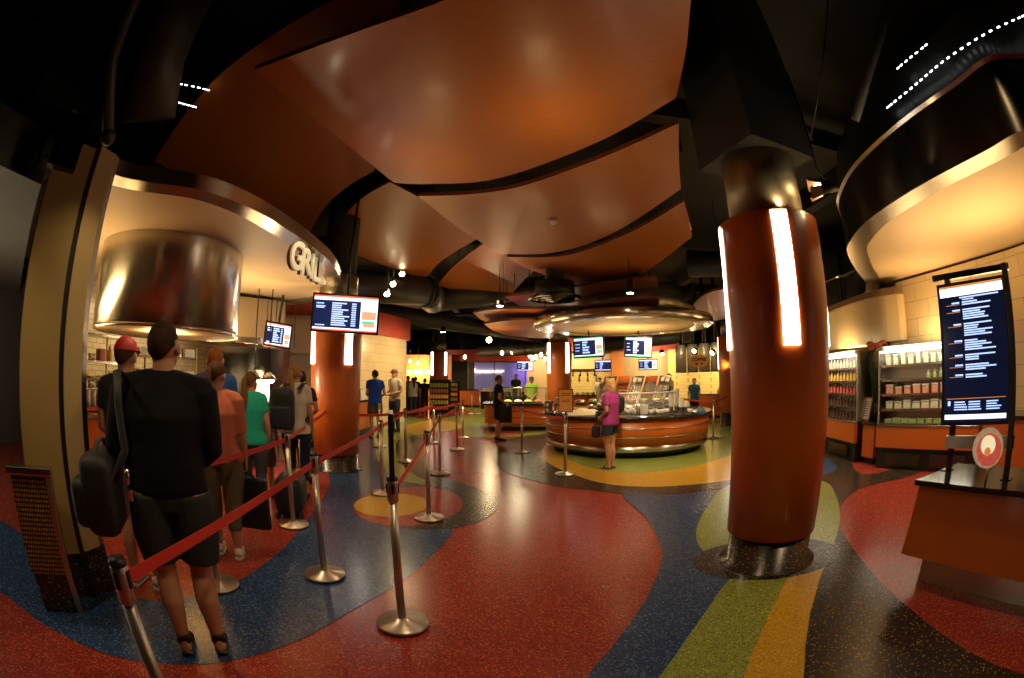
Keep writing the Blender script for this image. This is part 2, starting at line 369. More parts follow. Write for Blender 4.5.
# ---- partition beside the queue (cream slabs with a black joint) and its metal-framed mosaic guard
def slab_az(a0, a1, d0, d1, th):
    p, q = AZ(a0, d0), AZ(a1, d1); n = Vector((p.y-q.y, q.x-p.x, 0)).normalized()
    if n.dot(p) < 0: n = -n
    return [p, q, q+n*th, p+n*th]
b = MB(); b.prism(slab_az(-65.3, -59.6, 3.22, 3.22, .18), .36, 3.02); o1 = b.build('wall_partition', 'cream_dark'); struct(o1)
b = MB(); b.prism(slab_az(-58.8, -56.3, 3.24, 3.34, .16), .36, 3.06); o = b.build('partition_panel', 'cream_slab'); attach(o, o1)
b = MB(); b.prism(slab_az(-65.2, -55.6, 3.235, 3.36, .15), 0.0, .36); o = b.build('partition_base', 't_black'); attach(o, o1)
b = MB(); b.prism(slab_az(-59.6, -58.8, 3.25, 3.25, .14), .03, 3.04); o = b.build('joint_strip', 'black'); attach(o, o1)
b = MB(); b.prism(slab_az(-56.3, -55.6, 3.34, 3.40, .16), .36, 3.06); o = b.build('edge_strip', 'steel'); attach(o, o1)
b = MB(); b.prism(slab_az(-66.3, -61.8, 3.12, 3.12, .3), 2.80, 3.18); o = b.build('partition_bracket', 'steel_dark'); attach(o, o1)

# ---- soffits: rim, underside and fascia following one outline
def soffit(prefix, outer, inner, z, z1, closed_pts, rim='steel', under='cream_soffit', fas='steel', names=('trim', 'ceiling', 'trim')):
    """outer/inner: matching world polylines; closed_pts: extra points closing the underside polygon"""
    b = MB(); b.strip([(p.x, p.y, z) for p in outer], [(p.x, p.y, z) for p in inner])
    b.strip([(p.x, p.y, z) for p in inner], [(p.x, p.y, z+.05) for p in inner])
    a = b.build(names[0], rim); struct(a)
    b = MB(); b.face([(p.x, p.y, z+.05) for p in inner]+[(q[0], q[1], z+.05) for q in closed_pts]); u = b.build(names[1], under); struct(u)
    b = MB(); b.strip([(p.x, p.y, z) for p in outer], [(p.x, p.y, z1) for p in outer])
    f = b.build(names[2], fas); struct(f); return a, u, f
def offs(P, d):
    out = []
    for i, p in enumerate(P):
        t = (P[min(i+1, len(P)-1)]-P[max(i-1, 0)]).normalized(); out.append(p+Vector((-t.y, t.x, 0))*d)
    return out
# grill soffit
GZ = 3.08
gp = [(-3.25, 1.45)]+[tuple(Z(u, v, GZ).xy) for u, v in [(122, 177), (200, 190), (250, 208), (290, 231), (318, 251), (333, 265)]]
gp += [tuple(p) for p in [Z(340, 279, GZ).xy, Z(339, 289, GZ).xy, Z(331, 297, GZ).xy, Z(318, 301, GZ).xy, Z(290, 305, GZ).xy]]
gouter = [Vector((p.x, p.y, 0)) for p in catmull([(p[0], p[1], 0) for p in gp], 6, closed=False)]
ginner = offs(gouter, .24)
soffit('grill', gouter, ginner, GZ, GZ+.14, [(-7.4, 8.9), (-7.4, 3.2)], names=('trim_6', 'ceiling_grill', 'trim_7'))
# right bay soffit
RZ_ = 3.1
rp = [(3.9, -2.5), (3.83, 0.2)]+[tuple(Z(u, v, RZ_).xy) for u, v in [(1024, 130), (985, 151), (930, 180), (892, 203), (866, 222), (852, 238), (847, 252), (856, 270), (866, 284), (862, 296), (846, 303), (830, 307)]]+[(8.6, 13.4)]
router = [Vector((p.x, p.y, 0)) for p in catmull([(p[0], p[1], 0) for p in rp], 6, closed=False)]
rinner = offs(router, -.30)
soffit('right', router, rinner, RZ_, RZ_+.60, [(14, 14), (14, -2.5)], rim='steel', fas='steel_dark', names=('trim_8', 'ceiling_bay', 'trim_9'))
po = offs(router, -.12)
b = MB(); b.strip([(p.x, p.y, RZ_+.62) for p in router], [(p.x, p.y, RZ_+1.22) for p in po]); struct(b.build('trim_10', 'perf'))
b = MB(); b.strip([(p.x, p.y, RZ_+.60) for p in router], [(p.x, p.y, RZ_+.63) for p in offs(router, .03)]); struct(b.build('trim_11', 'steel'))

def rim_dist(azd):
    best = 4.0; be = 9e9
    for p in router:
        a = abs(math.degrees(math.atan2(p.x, p.y))-azd)
        if a < be and p.y > -.5: be = a; best = p.length
    return best
def onrim(u, v):
    d = ray(u, v); return D(u, v, rim_dist(math.degrees(math.atan2(d.x, d.y)))-.05)
# ================================================================== COLUMNS
def column(x, y, label, rot0, rb=.40, rt=.455, top=2.85, collar=3.32, n_strip=4, strip_z=(1.80, 2.83), box=None, rbase=.375, zb=.28):
    t = thing('round_column', label, 'column', (x, y, 0)); t['kind'] = 'thing'; t['group'] = 'round wood clad columns'
    def bld(mb, n, m): o = mb.build(n, m); o.parent = t; return o
    b = MB(); b.lathe([(rbase+.07, .004), (rbase+.07, .02), (rbase, .03), (rbase, zb)], n=48); bld(b, 'base', 't_black')
    b = MB(); b.lathe([(rb-.03, zb), (rb, zb+.01), (rb+(rt-rb)*.5, 1.2), (rt, 2.2), (rt, top-.01), (rt-.015, top), (.3, top)], n=64); bld(b, 'wood_cladding', 'wood')
    b = MB(); b.lathe([(.345, top-.02), (.345, collar), (.33, collar+.01)], n=48); bld(b, 'steel_collar', 'collar')
    b = MB()
    if box: b.box((0, 0, (collar+5.55)/2), (box, box, 5.55-collar), rz=.2)
    else: b.lathe([(.30, collar), (.30, 5.55)], n=24)
    bld(b, 'upper_shaft', 'ceil')
    for k in range(n_strip):
        a = rot0+k*2*pi/n_strip; b = MB(); h = .14/rt
        b.grid(lambda s, q: Vector(((rt+.006)*cos(a+(s-.5)*h), (rt+.006)*sin(a+(s-.5)*h), strip_z[0]+(strip_z[1]-strip_z[0])*q)), 4, 6)
        bld(b, 'light_strip', 'strip')
    return t
def azrot(az, off): return RD(-90-az)+off          # world angle of the camera-facing side of a column at azimuth az
p = AZ(34.2, 3.88); column(p.x, p.y, 'large round wood clad column standing on the green and black floor ring', azrot(34.2, RD(13)), box=.80, collar=3.45)
colR = p
p = AZ(-22.3, 7.95); column(p.x, p.y, 'round orange column with a menu screen in front, beside the grill queue', azrot(-22.3, RD(28)))
colL = p
p = AZ(-9.2, 21.8); column(p.x, p.y, 'distant round column rising behind the snack rack', azrot(-9.2, RD(45)), strip_z=(1.75, 2.83))
p = AZ(-6.4, 36); column(p.x, p.y, 'most distant round column by the purple wall', azrot(-6.4, RD(45)), strip_z=(1.75, 2.83))
p = AZ(5.9, 16.0); column(p.x, p.y, 'round column at the back of the salad counter', azrot(5.9, RD(40)))
p = AZ(27.9, 15); column(p.x, p.y, 'round column beyond the far side of the round coffee island', azrot(27.9, RD(2)), zb=.42)

# ================================================================== CEILING CLOUD PANELS
def curve_at(P, t):
    P = [Vector(p) for p in P]; L = [0]
    Q = catmull([(p[0], p[1], 0) for p in P], 8, closed=False)
    for i in range(1, len(Q)): L.append(L[-1]+(Q[i]-Q[i-1]).length)
    d = t*L[-1]
    for i in range(1, len(Q)):
        if L[i] >= d-1e-9:
            f = (d-L[i-1])/max(1e-9, L[i]-L[i-1]); return Q[i-1].lerp(Q[i], f)
    return Q[-1]
def cloud(label, top, right, bottom, left, zf, th=.05, n=22, name='ceiling_cloud_panel'):
    """top: P00->P10, bottom: P01->P11, left: P00->P01, right: P10->P11 (traced outline), zf(s,t) = height"""
    c = [[curve_at(top, i/n) for i in range(n+1)], [curve_at(bottom, i/n) for i in range(n+1)], [curve_at(left, i/n) for i in range(n+1)], [curve_at(right, i/n) for i in range(n+1)]]
    P00, P10, P01, P11 = c[0][0], c[0][-1], c[1][0], c[1][-1]
    def pt(i, j):
        s, t = i/n, j/n
        q = (1-t)*c[0][i]+t*c[1][i]+(1-s)*c[2][j]+s*c[3][j]-((1-s)*(1-t)*P00+s*(1-t)*P10+(1-s)*t*P01+s*t*P11)
        return Z(q.x, q.y, zf(s, t))
    G = [[pt(i, j) for j in range(n+1)] for i in range(n+1)]
    ctr = G[n//2][n//2]
    t_ = thing(name, label, 'ceiling panel', (ctr.x, ctr.y, ctr.z), group='curved wooden ceiling panels')
    b = MB(); b.grid(lambda s, t: G[round(s*n)][round(t*n)], n, n); up = Vector((0, 0, th))
    b.grid(lambda s, t: G[round(s*n)][round(t*n)]+up, n, n)
    o = b.build('wood_face', 'cloud', t_, auto=False)
    b = MB()
    e = [G[i][0] for i in range(n+1)]+[G[n][j] for j in range(1, n+1)]+[G[i][n] for i in range(n-1, -1, -1)]+[G[0][j] for j in range(n-1, -1, -1)]
    b.strip(e, [q+up for q in e], smooth=False); b.build('edge_band', 'cloud_edge', t_)
    for i, j in ((n//5, n//4), (n-n//5, n//4), (n//5, n-n//4), (n-n//5, n-n//4)):
        q = G[i][j]; MB().tube([q+up, Vector((q.x, q.y, 5.55))], .008, n=6).build('hanger_rod', 'black', t_)
    return t_
bow = lambda z, a, bb=0: (lambda s, t: z-a*4*s*(1-s)*.5-bb*4*t*(1-t)*.5)
cloud('largest curved orange wood ceiling panel hanging over the walkway',
      [(254, 70), (345, 36), (440, 2), (560, -48), (700, -75)], [(700, -75), (691, 0), (686, 50), (676, 98)],
      [(394, 183), (430, 184), (500, 178), (600, 141), (676, 98)], [(254, 70), (320, 123), (394, 183)], lambda s, t: 3.86-.24*sin(pi*s)+.10*t)
cloud('middle curved orange ceiling panel with a small round sensor',
      [(418, 196), (472, 194), (526, 185), (606, 156), (679, 123)], [(679, 123), (679, 161), (681, 189)],
      [(499, 254), (558, 252), (617, 231), (681, 189)], [(418, 196), (455, 225), (499, 254)], lambda s, t: 3.9-.22*sin(pi*s)+.08*t)
cloud('narrow curved orange ceiling panel last in the overlapping row of three',
      [(507, 257), (569, 255), (633, 231), (684, 201)], [(684, 201), (689, 220), (692, 237)],
      [(534, 271), (580, 285), (633, 279), (692, 237)], [(507, 257), (520, 265), (534, 271)], lambda s, t: 3.95-.2*sin(pi*s)+.05*t)
cloud('big dark orange ceiling panel slanting over the grill sign',
      [(154, 161), (190, 108), (240, 58), (325, 4), (400, -25)], [(400, -25), (395, 80), (374, 171)],
      [(310, 232), (325, 207), (347, 187), (374, 171)], [(154, 161), (230, 200), (310, 232)], lambda s, t: 4.35+.10*sin(pi*s))
cloud('dark orange ceiling panel in front of the menu screen column, between two others',
      [(327, 243), (345, 215), (365, 196), (390, 182)], [(390, 182), (438, 208), (481, 237)],
      [(425, 280), (438, 264), (458, 250), (481, 237)], [(327, 243), (375, 262), (425, 280)], lambda s, t: 4.35+.06*sin(pi*s))
cloud('small orange ceiling panel at the far end of the outer row',
      [(437, 285), (450, 270), (466, 256), (484, 243)], [(484, 243), (512, 256), (538, 268)],
      [(505, 303), (515, 290), (526, 278), (538, 268)], [(437, 285), (470, 295), (505, 303)], lambda s, t: 4.35+.05*sin(pi*s))
# smaller blades round the island canopy
cloud('long thin curved wooden blade above the round island canopy',
      [(473, 313), (500, 309), (560, 309), (610, 303), (658, 298)], [(658, 298), (659, 303), (658, 309)],
      [(496, 326), (530, 321), (580, 315), (620, 312), (658, 309)], [(473, 313), (482, 320), (496, 326)], bow(3.15, .06), n=14)
cloud('upper wooden blade behind the round air diffuser',
      [(505, 297), (540, 292), (592, 285), (656, 277)], [(656, 277), (658, 288), (655, 297)],
      [(520, 306), (560, 306), (610, 302), (655, 297)], [(505, 297), (512, 301), (520, 306)], bow(3.6, .08), n=14)
cloud('low wooden blade tucked under the island canopy rim, facing the queue posts',
      [(484, 324), (505, 321), (530, 320), (556, 322)], [(556, 322), (556, 330), (552, 338)],
      [(502, 334), (515, 336), (535, 338), (552, 338)], [(484, 324), (492, 330), (502, 334)], bow(2.95, .03), n=12)
cloud('upturned wooden blade beside the steel drum, next to the large column',
      [(688, 313), (697, 300), (711, 292), (730, 288)], [(730, 288), (731, 304), (730, 318)],
      [(690, 319), (705, 321), (718, 320), (730, 318)], [(688, 313), (688, 316), (690, 319)], bow(3.3, .05), n=12)

# ================================================================== ISLAND CANOPY (round steel and cream soffit)
cp = AZ(14.2, 11.0); CX_, CY_ = cp.x, cp.y
t = thing('canopy', 'round steel rimmed cream canopy hanging over the coffee island', 'canopy', (CX_, CY_, 2.8))
b = MB(); b.lathe([(1.74, 2.82), (2.16, 2.80), (2.20, 2.83), (2.20, 2.98), (1.9, 3.0)], (CX_, CY_, 0), n=72); [b.bm.faces.remove(f) for f in [f for f in b.bm.faces if len(f.verts) > 6]]; b.build('steel_rim', 'steel', t)
b = MB(); b.lathe([(.001, 2.845), (1.75, 2.845), (1.75, 2.83)], (CX_, CY_, 0), n=64); b.build('cream_underside', 'cream_soffit', t, auto=False)
b = MB(); b.lathe([(1.55, 2.98), (1.55, 3.7)], (CX_+.5, CY_+.5, 0), n=48); b.build('steel_drum', 'steel', t)
for e_ in (0, 1): MB().tube([(CX_+e_, CY_+e_, 3.6), (CX_+e_, CY_+e_, 5.55)], .05).build('hanger', 'black', t)
for k in range(5):
    a = k*2*pi/5+.3; q = (CX_+1.2*cos(a), CY_+1.2*sin(a), 2.835)
    l = thing('ceiling_downlight', 'small recessed downlight in the round island canopy', 'light', q, group='canopy downlights')
    b = MB(); b.lathe([(.001, 0), (.05, 0)], q, n=14); b.build('lens', 'lamp_soft', l); b = MB(); b.lathe([(.05, 0), (.065, -.006), (.07, .004)], q, n=14); b.build('trim_ring', 'steel', l)

# ================================================================== GRILL HOOD AND KITCHEN HOODS
hp = AZ(-45.1, 6.35); HX, HY = hp.x, hp.y; HR = 1.09
t = thing('range_hood', 'huge round brushed steel hood over the grill, under the cream soffit', 'hood', (HX, HY, 2.1))
b = MB(); b.lathe([(HR-.10, 2.24), (HR-.03, 2.06), (HR, 2.05), (HR, 3.13)], (HX, HY, 0), n=96); b.bm.faces.ensure_lookup_table()
for f in [f for f in b.bm.faces if len(f.verts) > 6]: b.bm.faces.remove(f)
b.build('steel_drum', 'steel', t)
b = MB(); b.lathe([(HR-.03, 2.062), (HR-.12, 2.20), (HR-.5, 2.42), (.001, 2.45)], (HX, HY, 0), n=64); b.build('inner_baffle', 'cream_soffit', t)
q = Vector((HX, HY, 0))-Vector((HX, HY, 0)).normalized()*HR
b = MB(); b.box((q.x-.42, q.y+.25, 2.2), (.12, .03, .05), rz=RD(52)); b.build('rating_plate', 'steel_dark', t)
b = MB(); b.lathe([(HR+.004, 2.05), (HR+.012, 2.055), (HR+.012, 2.085), (HR+.004, 2.09)], (HX, HY, 0), n=96)
for f in [f for f in b.bm.faces if len(f.verts) > 6]: b.bm.faces.remove(f)
b.build('lower_lip', 'chrome', t)
# second rectangular hood further along
def hood_box(label, az0, az1, d, z0, z1, dep=.9):
    p, q = AZ(az0, d), AZ(az1, d*1.04); n = Vector((-(q-p).y, (q-p).x, 0)).normalized(); c = (p+q)/2
    t = thing('range_hood', label, 'hood', (c.x, c.y, z0))
    b = MB()
    prof = [(0, z0), (0, z0+.12), (.12, z0+.35), (.3, z1), (dep, z1), (dep, z0)]
    A = [p+n*a+Vector((0, 0, z)) for a, z in prof]; B = [q+n*a+Vector((0, 0, z)) for a, z in prof]
    b.strip(A+[A[0]], B+[B[0]], smooth=False); b.face(A); b.face(B[::-1]); b.build('steel_shell', 'steel', t)
    b = MB(); b.tube([A[0], B[0]], .02, n=8); b.build('drip_rail', 'chrome', t)
    return t
hood_box('square steel kitchen hood behind the round grill hood', -35.5, -28.5, 8.6, 2.15, 3.05)

# GRILL letters on the soffit edge
LT = thing('wall_sign', 'cream cut-out letter sign reading GRILL on the soffit edge', 'sign', tuple(Z(308, 262, 3.1)))
LT['kind'] = 'thing'
LR = RD(60)
for ch, u, v, dd in [('G', 297.5, 255, 4.75), ('R', 306.5, 261, 5.15), ('I', 312.5, 265.5, 5.42), ('L', 317, 269, 5.66), ('L', 322.3, 272.5, 5.98)]:
    q = D(u, v, dd); tang = math.atan2(6.1-4.9, -2.72+2.50)
    o = textmesh('letter', ch, .42, .018, 'letter_cream', None, (q.x, q.y, q.z-.15), (pi/2, 0, LR), bold=.008); o.scale = (.60, 1, 1); bpy.context.view_layer.update(); attach(o, LT)
    o2 = o.copy(); C.objects.link(o2); o2.name = 'letter_backing'; o2.data = o.data.copy(); o2.data.materials.clear(); o2.data.materials.append(M['cloud_edge'])
    o2.location = (q.x-.07*sin(LR), q.y+.07*cos(LR), q.z-.145)

# ================================================================== SCREENS
def screen(name, label, w, h, group=None, style='navy', accent='scr_green', rows=5, pole=0.0, portrait=False, seed=1, bez=.03, photo=True, cat='screen'):
    """built at the origin facing -Y, centre at z=0"""
    rnd = random.Random(seed); t = thing(name, label, cat, group=group)
    def bld(mb, n, m, par=t): o = mb.build(n, m); o.parent = par; return o
    b = MB(); b.box((0, .03, 0), (w+2*bez, .06, h+2*bez), bev=.006); hs = bld(b, 'housing', 'black')
    b = MB(); b.face([(-w/2, -.002, -h/2), (w/2, -.002, -h/2), (w/2, -.002, h/2), (-w/2, -.002, h/2)]); ds = bld(b, 'display', 'scr_black' if portrait else 'scr_navy')
    def rect(mb, x0, x1, z0, z1, y=-.004): mb.face([(x0*w-w/2, y, z0*h-h/2), (x1*w-w/2, y, z0*h-h/2), (x1*w-w/2, y, z1*h-h/2), (x0*w-w/2, y, z1*h-h/2)])
    if portrait:
        b = MB(); rect(b, 0, 1, .92, .985); bld(b, 'header_bar', 'scr_white', ds); b = MB(); rect(b, 0, 1, .985, 1.0, -.005); bld(b, 'top_border', 'scr_orange', ds); b = MB(); rect(b, .04, .96, .168, .173, -.005); bld(b, 'orange_rule', 'scr_orange', ds)
        b = MB(); rect(b, .02, .98, .02, .055); bld(b, 'footer_bar', 'scr_white', ds)
        b = MB(); bo = MB(); rect(b, .30, .92, .90, .910); rect(b, .34, .52, .885, .893)
        secs = [(.86, .88, 2), (.80, .83, 3), (.70, .76, 5), (.60, .62, 0), (.55, .60, 4), (.44, .47, 2), (.34, .37, 2), (.24, .26, 1)]
        z = .875
        for k, nrow in enumerate([2, 5, 6, 5, 3, 3, 2]):
            rect(b, .17, .29, z-.012, z); rect(bo, .08, .29, z-.022, z-.018, -.005)
            for r in range(nrow): rect(b, .33, .33+rnd.uniform(.2, .5), z-.010-r*.0165, z-r*.0165)
            z -= nrow*.0165+.022
        for c3 in (.16, .38, .66):
            for r in range(4): rect(b, c3, c3+rnd.uniform(.16, .25), .150-r*.018-.009, .150-r*.018)
        rect(b, .06, .10, .12, .155)
        bld(b, 'menu_text', 'scr_text', ds); bld(bo, 'section_rule', 'scr_orange', ds)
    else:
        b = MB(); rect(b, 0, 1, .86, .955); bld(b, 'header_bar', 'scr_white', ds); b = MB(); rect(b, 0, 1, .955, 1); bld(b, 'top_border', accent, ds); b = MB(); rect(b, 0, 1, 0, .035); bld(b, 'bottom_border', accent, ds)
        b = MB(); rect(b, 0, 1, .035, .08); bld(b, 'footer_bar', 'scr_white', ds)
        b = MB()
        for z in ([.78, .70, .66, .16] if rows > 6 else [.68, .5, .34]): rect(b, .04, .04+rnd.uniform(.10, .18), z-.035, z)
        for r in range(rows):
            z = .80-r*(.68/rows); rect(b, .29, .29+rnd.uniform(.14, .28), z-.42/rows, z); rect(b, .60, .67, z-.42/rows, z) if rows > 6 else None
        bld(b, 'menu_text', 'scr_text', ds)
        if photo:
            b = MB(); rect(b, .74, 1, .08, .86); bld(b, 'photo_field', 'scr_white', ds)
            b = MB(); rect(b, .76, .98, .35, .58, -.006); rect(b, .79, .97, .14, .25, -.006); bld(b, 'dish_photo', 'scr_food', ds)
            b = MB(); rect(b, .77, .96, .24, .30, -.007); bld(b, 'garnish_photo', 'scr_green', ds)
    if pole: b = MB(); b.tube([(0, .08, -h*.2), (0, .08, pole)], .022, n=10); b.box((0, .075, 0), (.2, .05, .2)); bld(b, 'hanging_pole', 'black')
    return t
q = D(345, 313.5, 6.75)
s = screen('tv_screen', 'wide grill menu screen with red borders hanging at the orange column', .98, .52, accent='scr_red', rows=11, pole=2.85, seed=3); place(s, q, RD(24)); s.rotation_euler = (0, RD(2.0), RD(16))
q = D(278, 335, 7.6)
s = screen('tv_screen', 'small tilted menu screen hanging before the kitchen hood', .42, .36, accent='scr_red', rows=7, pole=.7, seed=5); place(s, q, RD(30)); s.rotation_euler = (RD(-6), RD(6), RD(36))
q = D(588.5, 347, 10.7)
s = screen('tv_screen', 'green bordered menu screen under the canopy, turned toward the salad counter', .70, .44, accent='scr_green', rows=5, pole=.38, seed=6); s.location = q; s.rotation_euler = (0, RD(-2), RD(-24))
q = D(638.5, 347, 10.7)
s = screen('tv_screen', 'green bordered menu screen under the canopy, turned toward the coffee corner', .62, .44, accent='scr_green', rows=6, pole=.38, seed=7); s.location = q; s.rotation_euler = (0, RD(3), RD(-4))
for u, v, d, w, h, ac, lb in [(525, 366, 21, .70, .42, 'scr_pink', 'small pink bordered screen high on the distant cream wall'), (603, 365.5, 19.5, .66, .42, 'scr_pink', 'small pink bordered screen on the far kitchen header'), (648, 364.5, 19.0, .74, .40, 'scr_green', 'small green bordered screen hanging before the far kitchen')]:
    q = D(u, v, d); s = screen('tv_screen', lb, w, h, accent=ac, rows=4, pole=1.0, seed=int(u), photo=(u != 603)); s.location = q; s.rotation_euler = (0, 0, face_cam(q.x, q.y))

# ================================================================== DUCTS, BEAMS, PIPES
def tubething(name, label, cat, pts, r, m, n=20, rings=None):
    o = MB().tube(pts, r, n=n).build(name, m); tag(o, label, cat); return o
P = lambda u, v, z: Z(u, v, z)
t = thing('ceiling_duct', 'thick grey round air duct bending above the queue posts', 'duct', tuple(D(420, 300, 14)))
a, b_, c, d = D(340, 285, 11.2), D(425, 291, 12.6), D(433, 300, 14), D(560, 285, 16)
MB().tube([a, b_], .42, n=24).build('duct_run', 'duct', t); MB().tube([b_, (b_+c)/2+Vector((0, 0, .03)), c], .42, n=24).build('duct_elbow', 'duct', t)
MB().tube([c, d], .38, n=24).build('duct_branch', 'duct', t); MB().tube([b_-(b_-a).normalized()*.03, b_+(b_-a).normalized()*.03], .45, n=24).build('duct_collar', 'black', t)
a, b_ = D(300, 300, 14), D(560, 340, 30)
tubething('ceiling_duct', 'long dark round duct running away over the back hall', 'duct', [a, b_], .35, 'duct')
a, b_ = AZ(-50, 3.6, 4.3), AZ(-20, 2.6, 5.0)
tubething('ceiling_duct', 'large black duct dropping beside the partition top', 'duct', [D(148, 120, 3.6), D(158, 60, 3.4), D(185, 0, 3.2), D(215, -60, 3.0)], .26, 'duct')
b = MB(); b.tube([D(108, 135, 3.35), D(112, 60, 3.2), D(135, 0, 3.0), D(150, -40, 2.9)], (.055), n=12); b.ball(D(108, 137, 3.35), .07); tag(b.build('ceiling_pipe', 'duct'), 'black vertical conduit above the cream partition joint', 'pipe')
b = MB()
b.tube([D(855, 120, 4.1), D(868, 75, 4.0), D(892, -10, 3.9)], .05, n=12); tag(b.build('ceiling_pipe', 'duct'), 'dark pipe crossing above the perforated bay fascia', 'pipe')
b = MB(); b.tube([D(790, 95, 4.4), D(812, 140, 4.4)], .012, n=8); b.tube([D(828, 0, 4.0), D(810, 140, 4.4)], .01, n=8); tag(b.build('ceiling_cable', 'duct'), 'thin cables hanging beside the large spotlight', 'cable')
for i, (x, y0, y1, wd) in enumerate([(-6.5, 2, 26, .3), (-2.9, 9, 40, .3), (2.5, 6, 40, .35), (6.5, 5, 30, .3)]):
    b = MB(); b.box((x, (y0+y1)/2, 5.3), (wd, y1-y0, .45)); o = b.build('trim_%d' % (20+i), 'ceil'); struct(o)
for i, y in enumerate((5, 11, 17, 24, 31)):
    b = MB(); b.box((1, y, 5.15), (27, .22, .35)); o = b.build('trim_%d' % (30+i), 'ceil'); struct(o)
tubething('ceiling_duct', 'broad dark duct above the coffee corner', 'duct', [D(690, 262, 13), D(900, 262, 13)], .45, 'duct')
tubething('ceiling_duct', 'dark round duct over the far kitchens', 'duct', [D(690, 335, 19), D(600, 346, 21), D(480, 352, 26)], .3, 'duct')
# round diffuser
q = Z(555, 299, 3.25)
t = thing('ceiling_vent', 'round black ceiling diffuser with concentric rings', 'vent', tuple(q))
for k, r in enumerate((.56, .42, .30, .18)):
    b = MB(); b.lathe([(r-.05, -.02-.02*k), (r, -.02*k), (r, .03-.02*k)], q, n=40); b.bm.faces.ensure_lookup_table()
    for f in [f for f in b.bm.faces if len(f.verts) > 6]: b.bm.faces.remove(f)
    b.build('diffuser_ring', 'steel_dark', t)
b = MB(); b.lathe([(.43, .0), (.41, .35)], q, n=30); b.build('neck', 'black', t); b = MB(); b.lathe([(.001, -.08), (.12, -.07), (.13, -.04)], q, n=24); b.build('centre_disc', 'steel_dark', t)
b = MB(); b.tube([q+Vector((0, 0, .3)), Vector((q.x, q.y, 5.5))], .2, n=16); b.build('drop_duct', 'duct', t)
# sensor on the middle panel
q = Z(553, 221, 3.72); b = MB(); b.lathe([(.001, -.05), (.035, -.045), (.06, -.01), (.06, .0)], q, n=20); tag(b.build('ceiling_sensor', 'white'), 'small round white sensor on the middle ceiling panel', 'sensor')
# grey square head of partition handled above

# ================================================================== SPOTLIGHTS AND PENDANTS
def spot(u, v, d, label, tgt, r=.055, ln=.16, power=0, group=None, drop=1.0, flaps=False, lens='lamp', name='ceiling_spotlight'):
    q = D(u, v, d); t = thing(name, label, 'light', tuple(q), group=group); dr = (Vector(tgt)-q).normalized()
    MB().tube([q-dr*ln, q-dr*.01, q], [r*.8, r, r], n=18).build('can', 'black', t)
    MB().tube([q+dr*.002, q+dr*.006], [r*.86, r*.86], n=18).build('lens', lens, t)
    b = MB(); b.tube([q-dr*ln*.6, Vector((q.x, q.y, q.z+.18)), Vector((q.x, q.y, q.z+drop))], .009, n=6); b.build('stem', 'black', t)
    if flaps:
        u_ = dr.orthogonal().normalized(); w_ = dr.cross(u_)
        b = MB()
        for a in (u_, -u_, w_, -w_):
            s_ = dr.cross(a); b.face([q+a*r+s_*r*.8, q+a*r-s_*r*.8, q+a*r*1.7-s_*r+dr*.11, q+a*r*1.7+s_*r+dr*.11])
        b.build('barn_door', 'trimbrown', t)
    if flaps: MB().ball(q+dr*.03, .042, 14, 10).build('bulb', 'lamp', t)
    if power: light('SPOT', q+dr*.03, power, (1, .72, .38), .04, spot=80, blend=.6, target=tgt)
    return t
spot(821, 188, 3.7, 'bright black barn door spotlight beside the large column top', (2.12, 3.0, 3.05), r=.055, power=25, drop=1.2, flaps=True)
spot(402, 274, 11.5, 'highest of the three clustered spotlights near the duct', (-.5, 7, 1), r=.08, ln=.22, power=40, group='three clustered spotlights')
spot(393, 284, 11.3, 'middle of the three clustered spotlights near the duct', (-1.5, 6, 1), r=.08, ln=.22, power=30, group='three clustered spotlights')
spot(387, 294, 11.1, 'lowest of the three clustered spotlights near the duct', (-2.0, 7, 1), r=.08, ln=.22, group='three clustered spotlights')
spot(630, 293, 8.3, 'black cylinder downlight hanging beside the island canopy blade', tuple(D(630, 293, 8.3)-Vector((0, 0, 2))), r=.075, ln=.26, power=60, drop=.9)
spot(500, 306, 11, 'small lit downlight below the end of the small ceiling panel', tuple(D(500, 306, 11)-Vector((0, 0, 2))), r=.1, ln=.14, power=60, drop=.5)
spot(443, 332, 17, 'small lit downlight above the snack rack', tuple(D(443, 332, 17)-Vector((0, 0, 2))), r=.1, ln=.2, power=80, drop=.8)
spot(489, 340, 20, 'bright yellow floodlight high in the dark back ceiling', (0, 10, 1.5), r=.14, ln=.2, power=120, drop=.9)
pend = []
for u, v, d in [(502, 353, 24), (512, 352, 24), (511, 354, 27), (465, 357, 26), (410, 361, 26), (418, 363, 27), (451, 359, 30), (425, 362, 30), (532, 358, 21), (536, 357, 22), (530, 356, 24), (541, 355, 22), (545, 359, 23)]:
    q = D(u, v, d); t = thing('pendant_light', 'small glowing glass pendant hanging over the back counters', 'light', tuple(q), group='small pendants over the back counters')
    MB().ball(q, (.09, .09, .12), 12, 8).build('glass_shade', 'lamp_soft', t); MB().tube([q+Vector((0, 0, .1)), q+Vector((0, 0, 1.2))], .012, n=6).build('cord', 'black', t)
for u, v, d, lb in [(662, 354, 15.5, 'bright spotlight before the dark ducts of the coffee corner'), (694, 351, 17, 'spotlight above the orange oval sign'), (712, 353, 16.5, 'spotlight between the steel vats and the column')]:
    spot(u, v, d, lb, (5, 14, 1), r=.09, ln=.14, power=40, drop=.6)
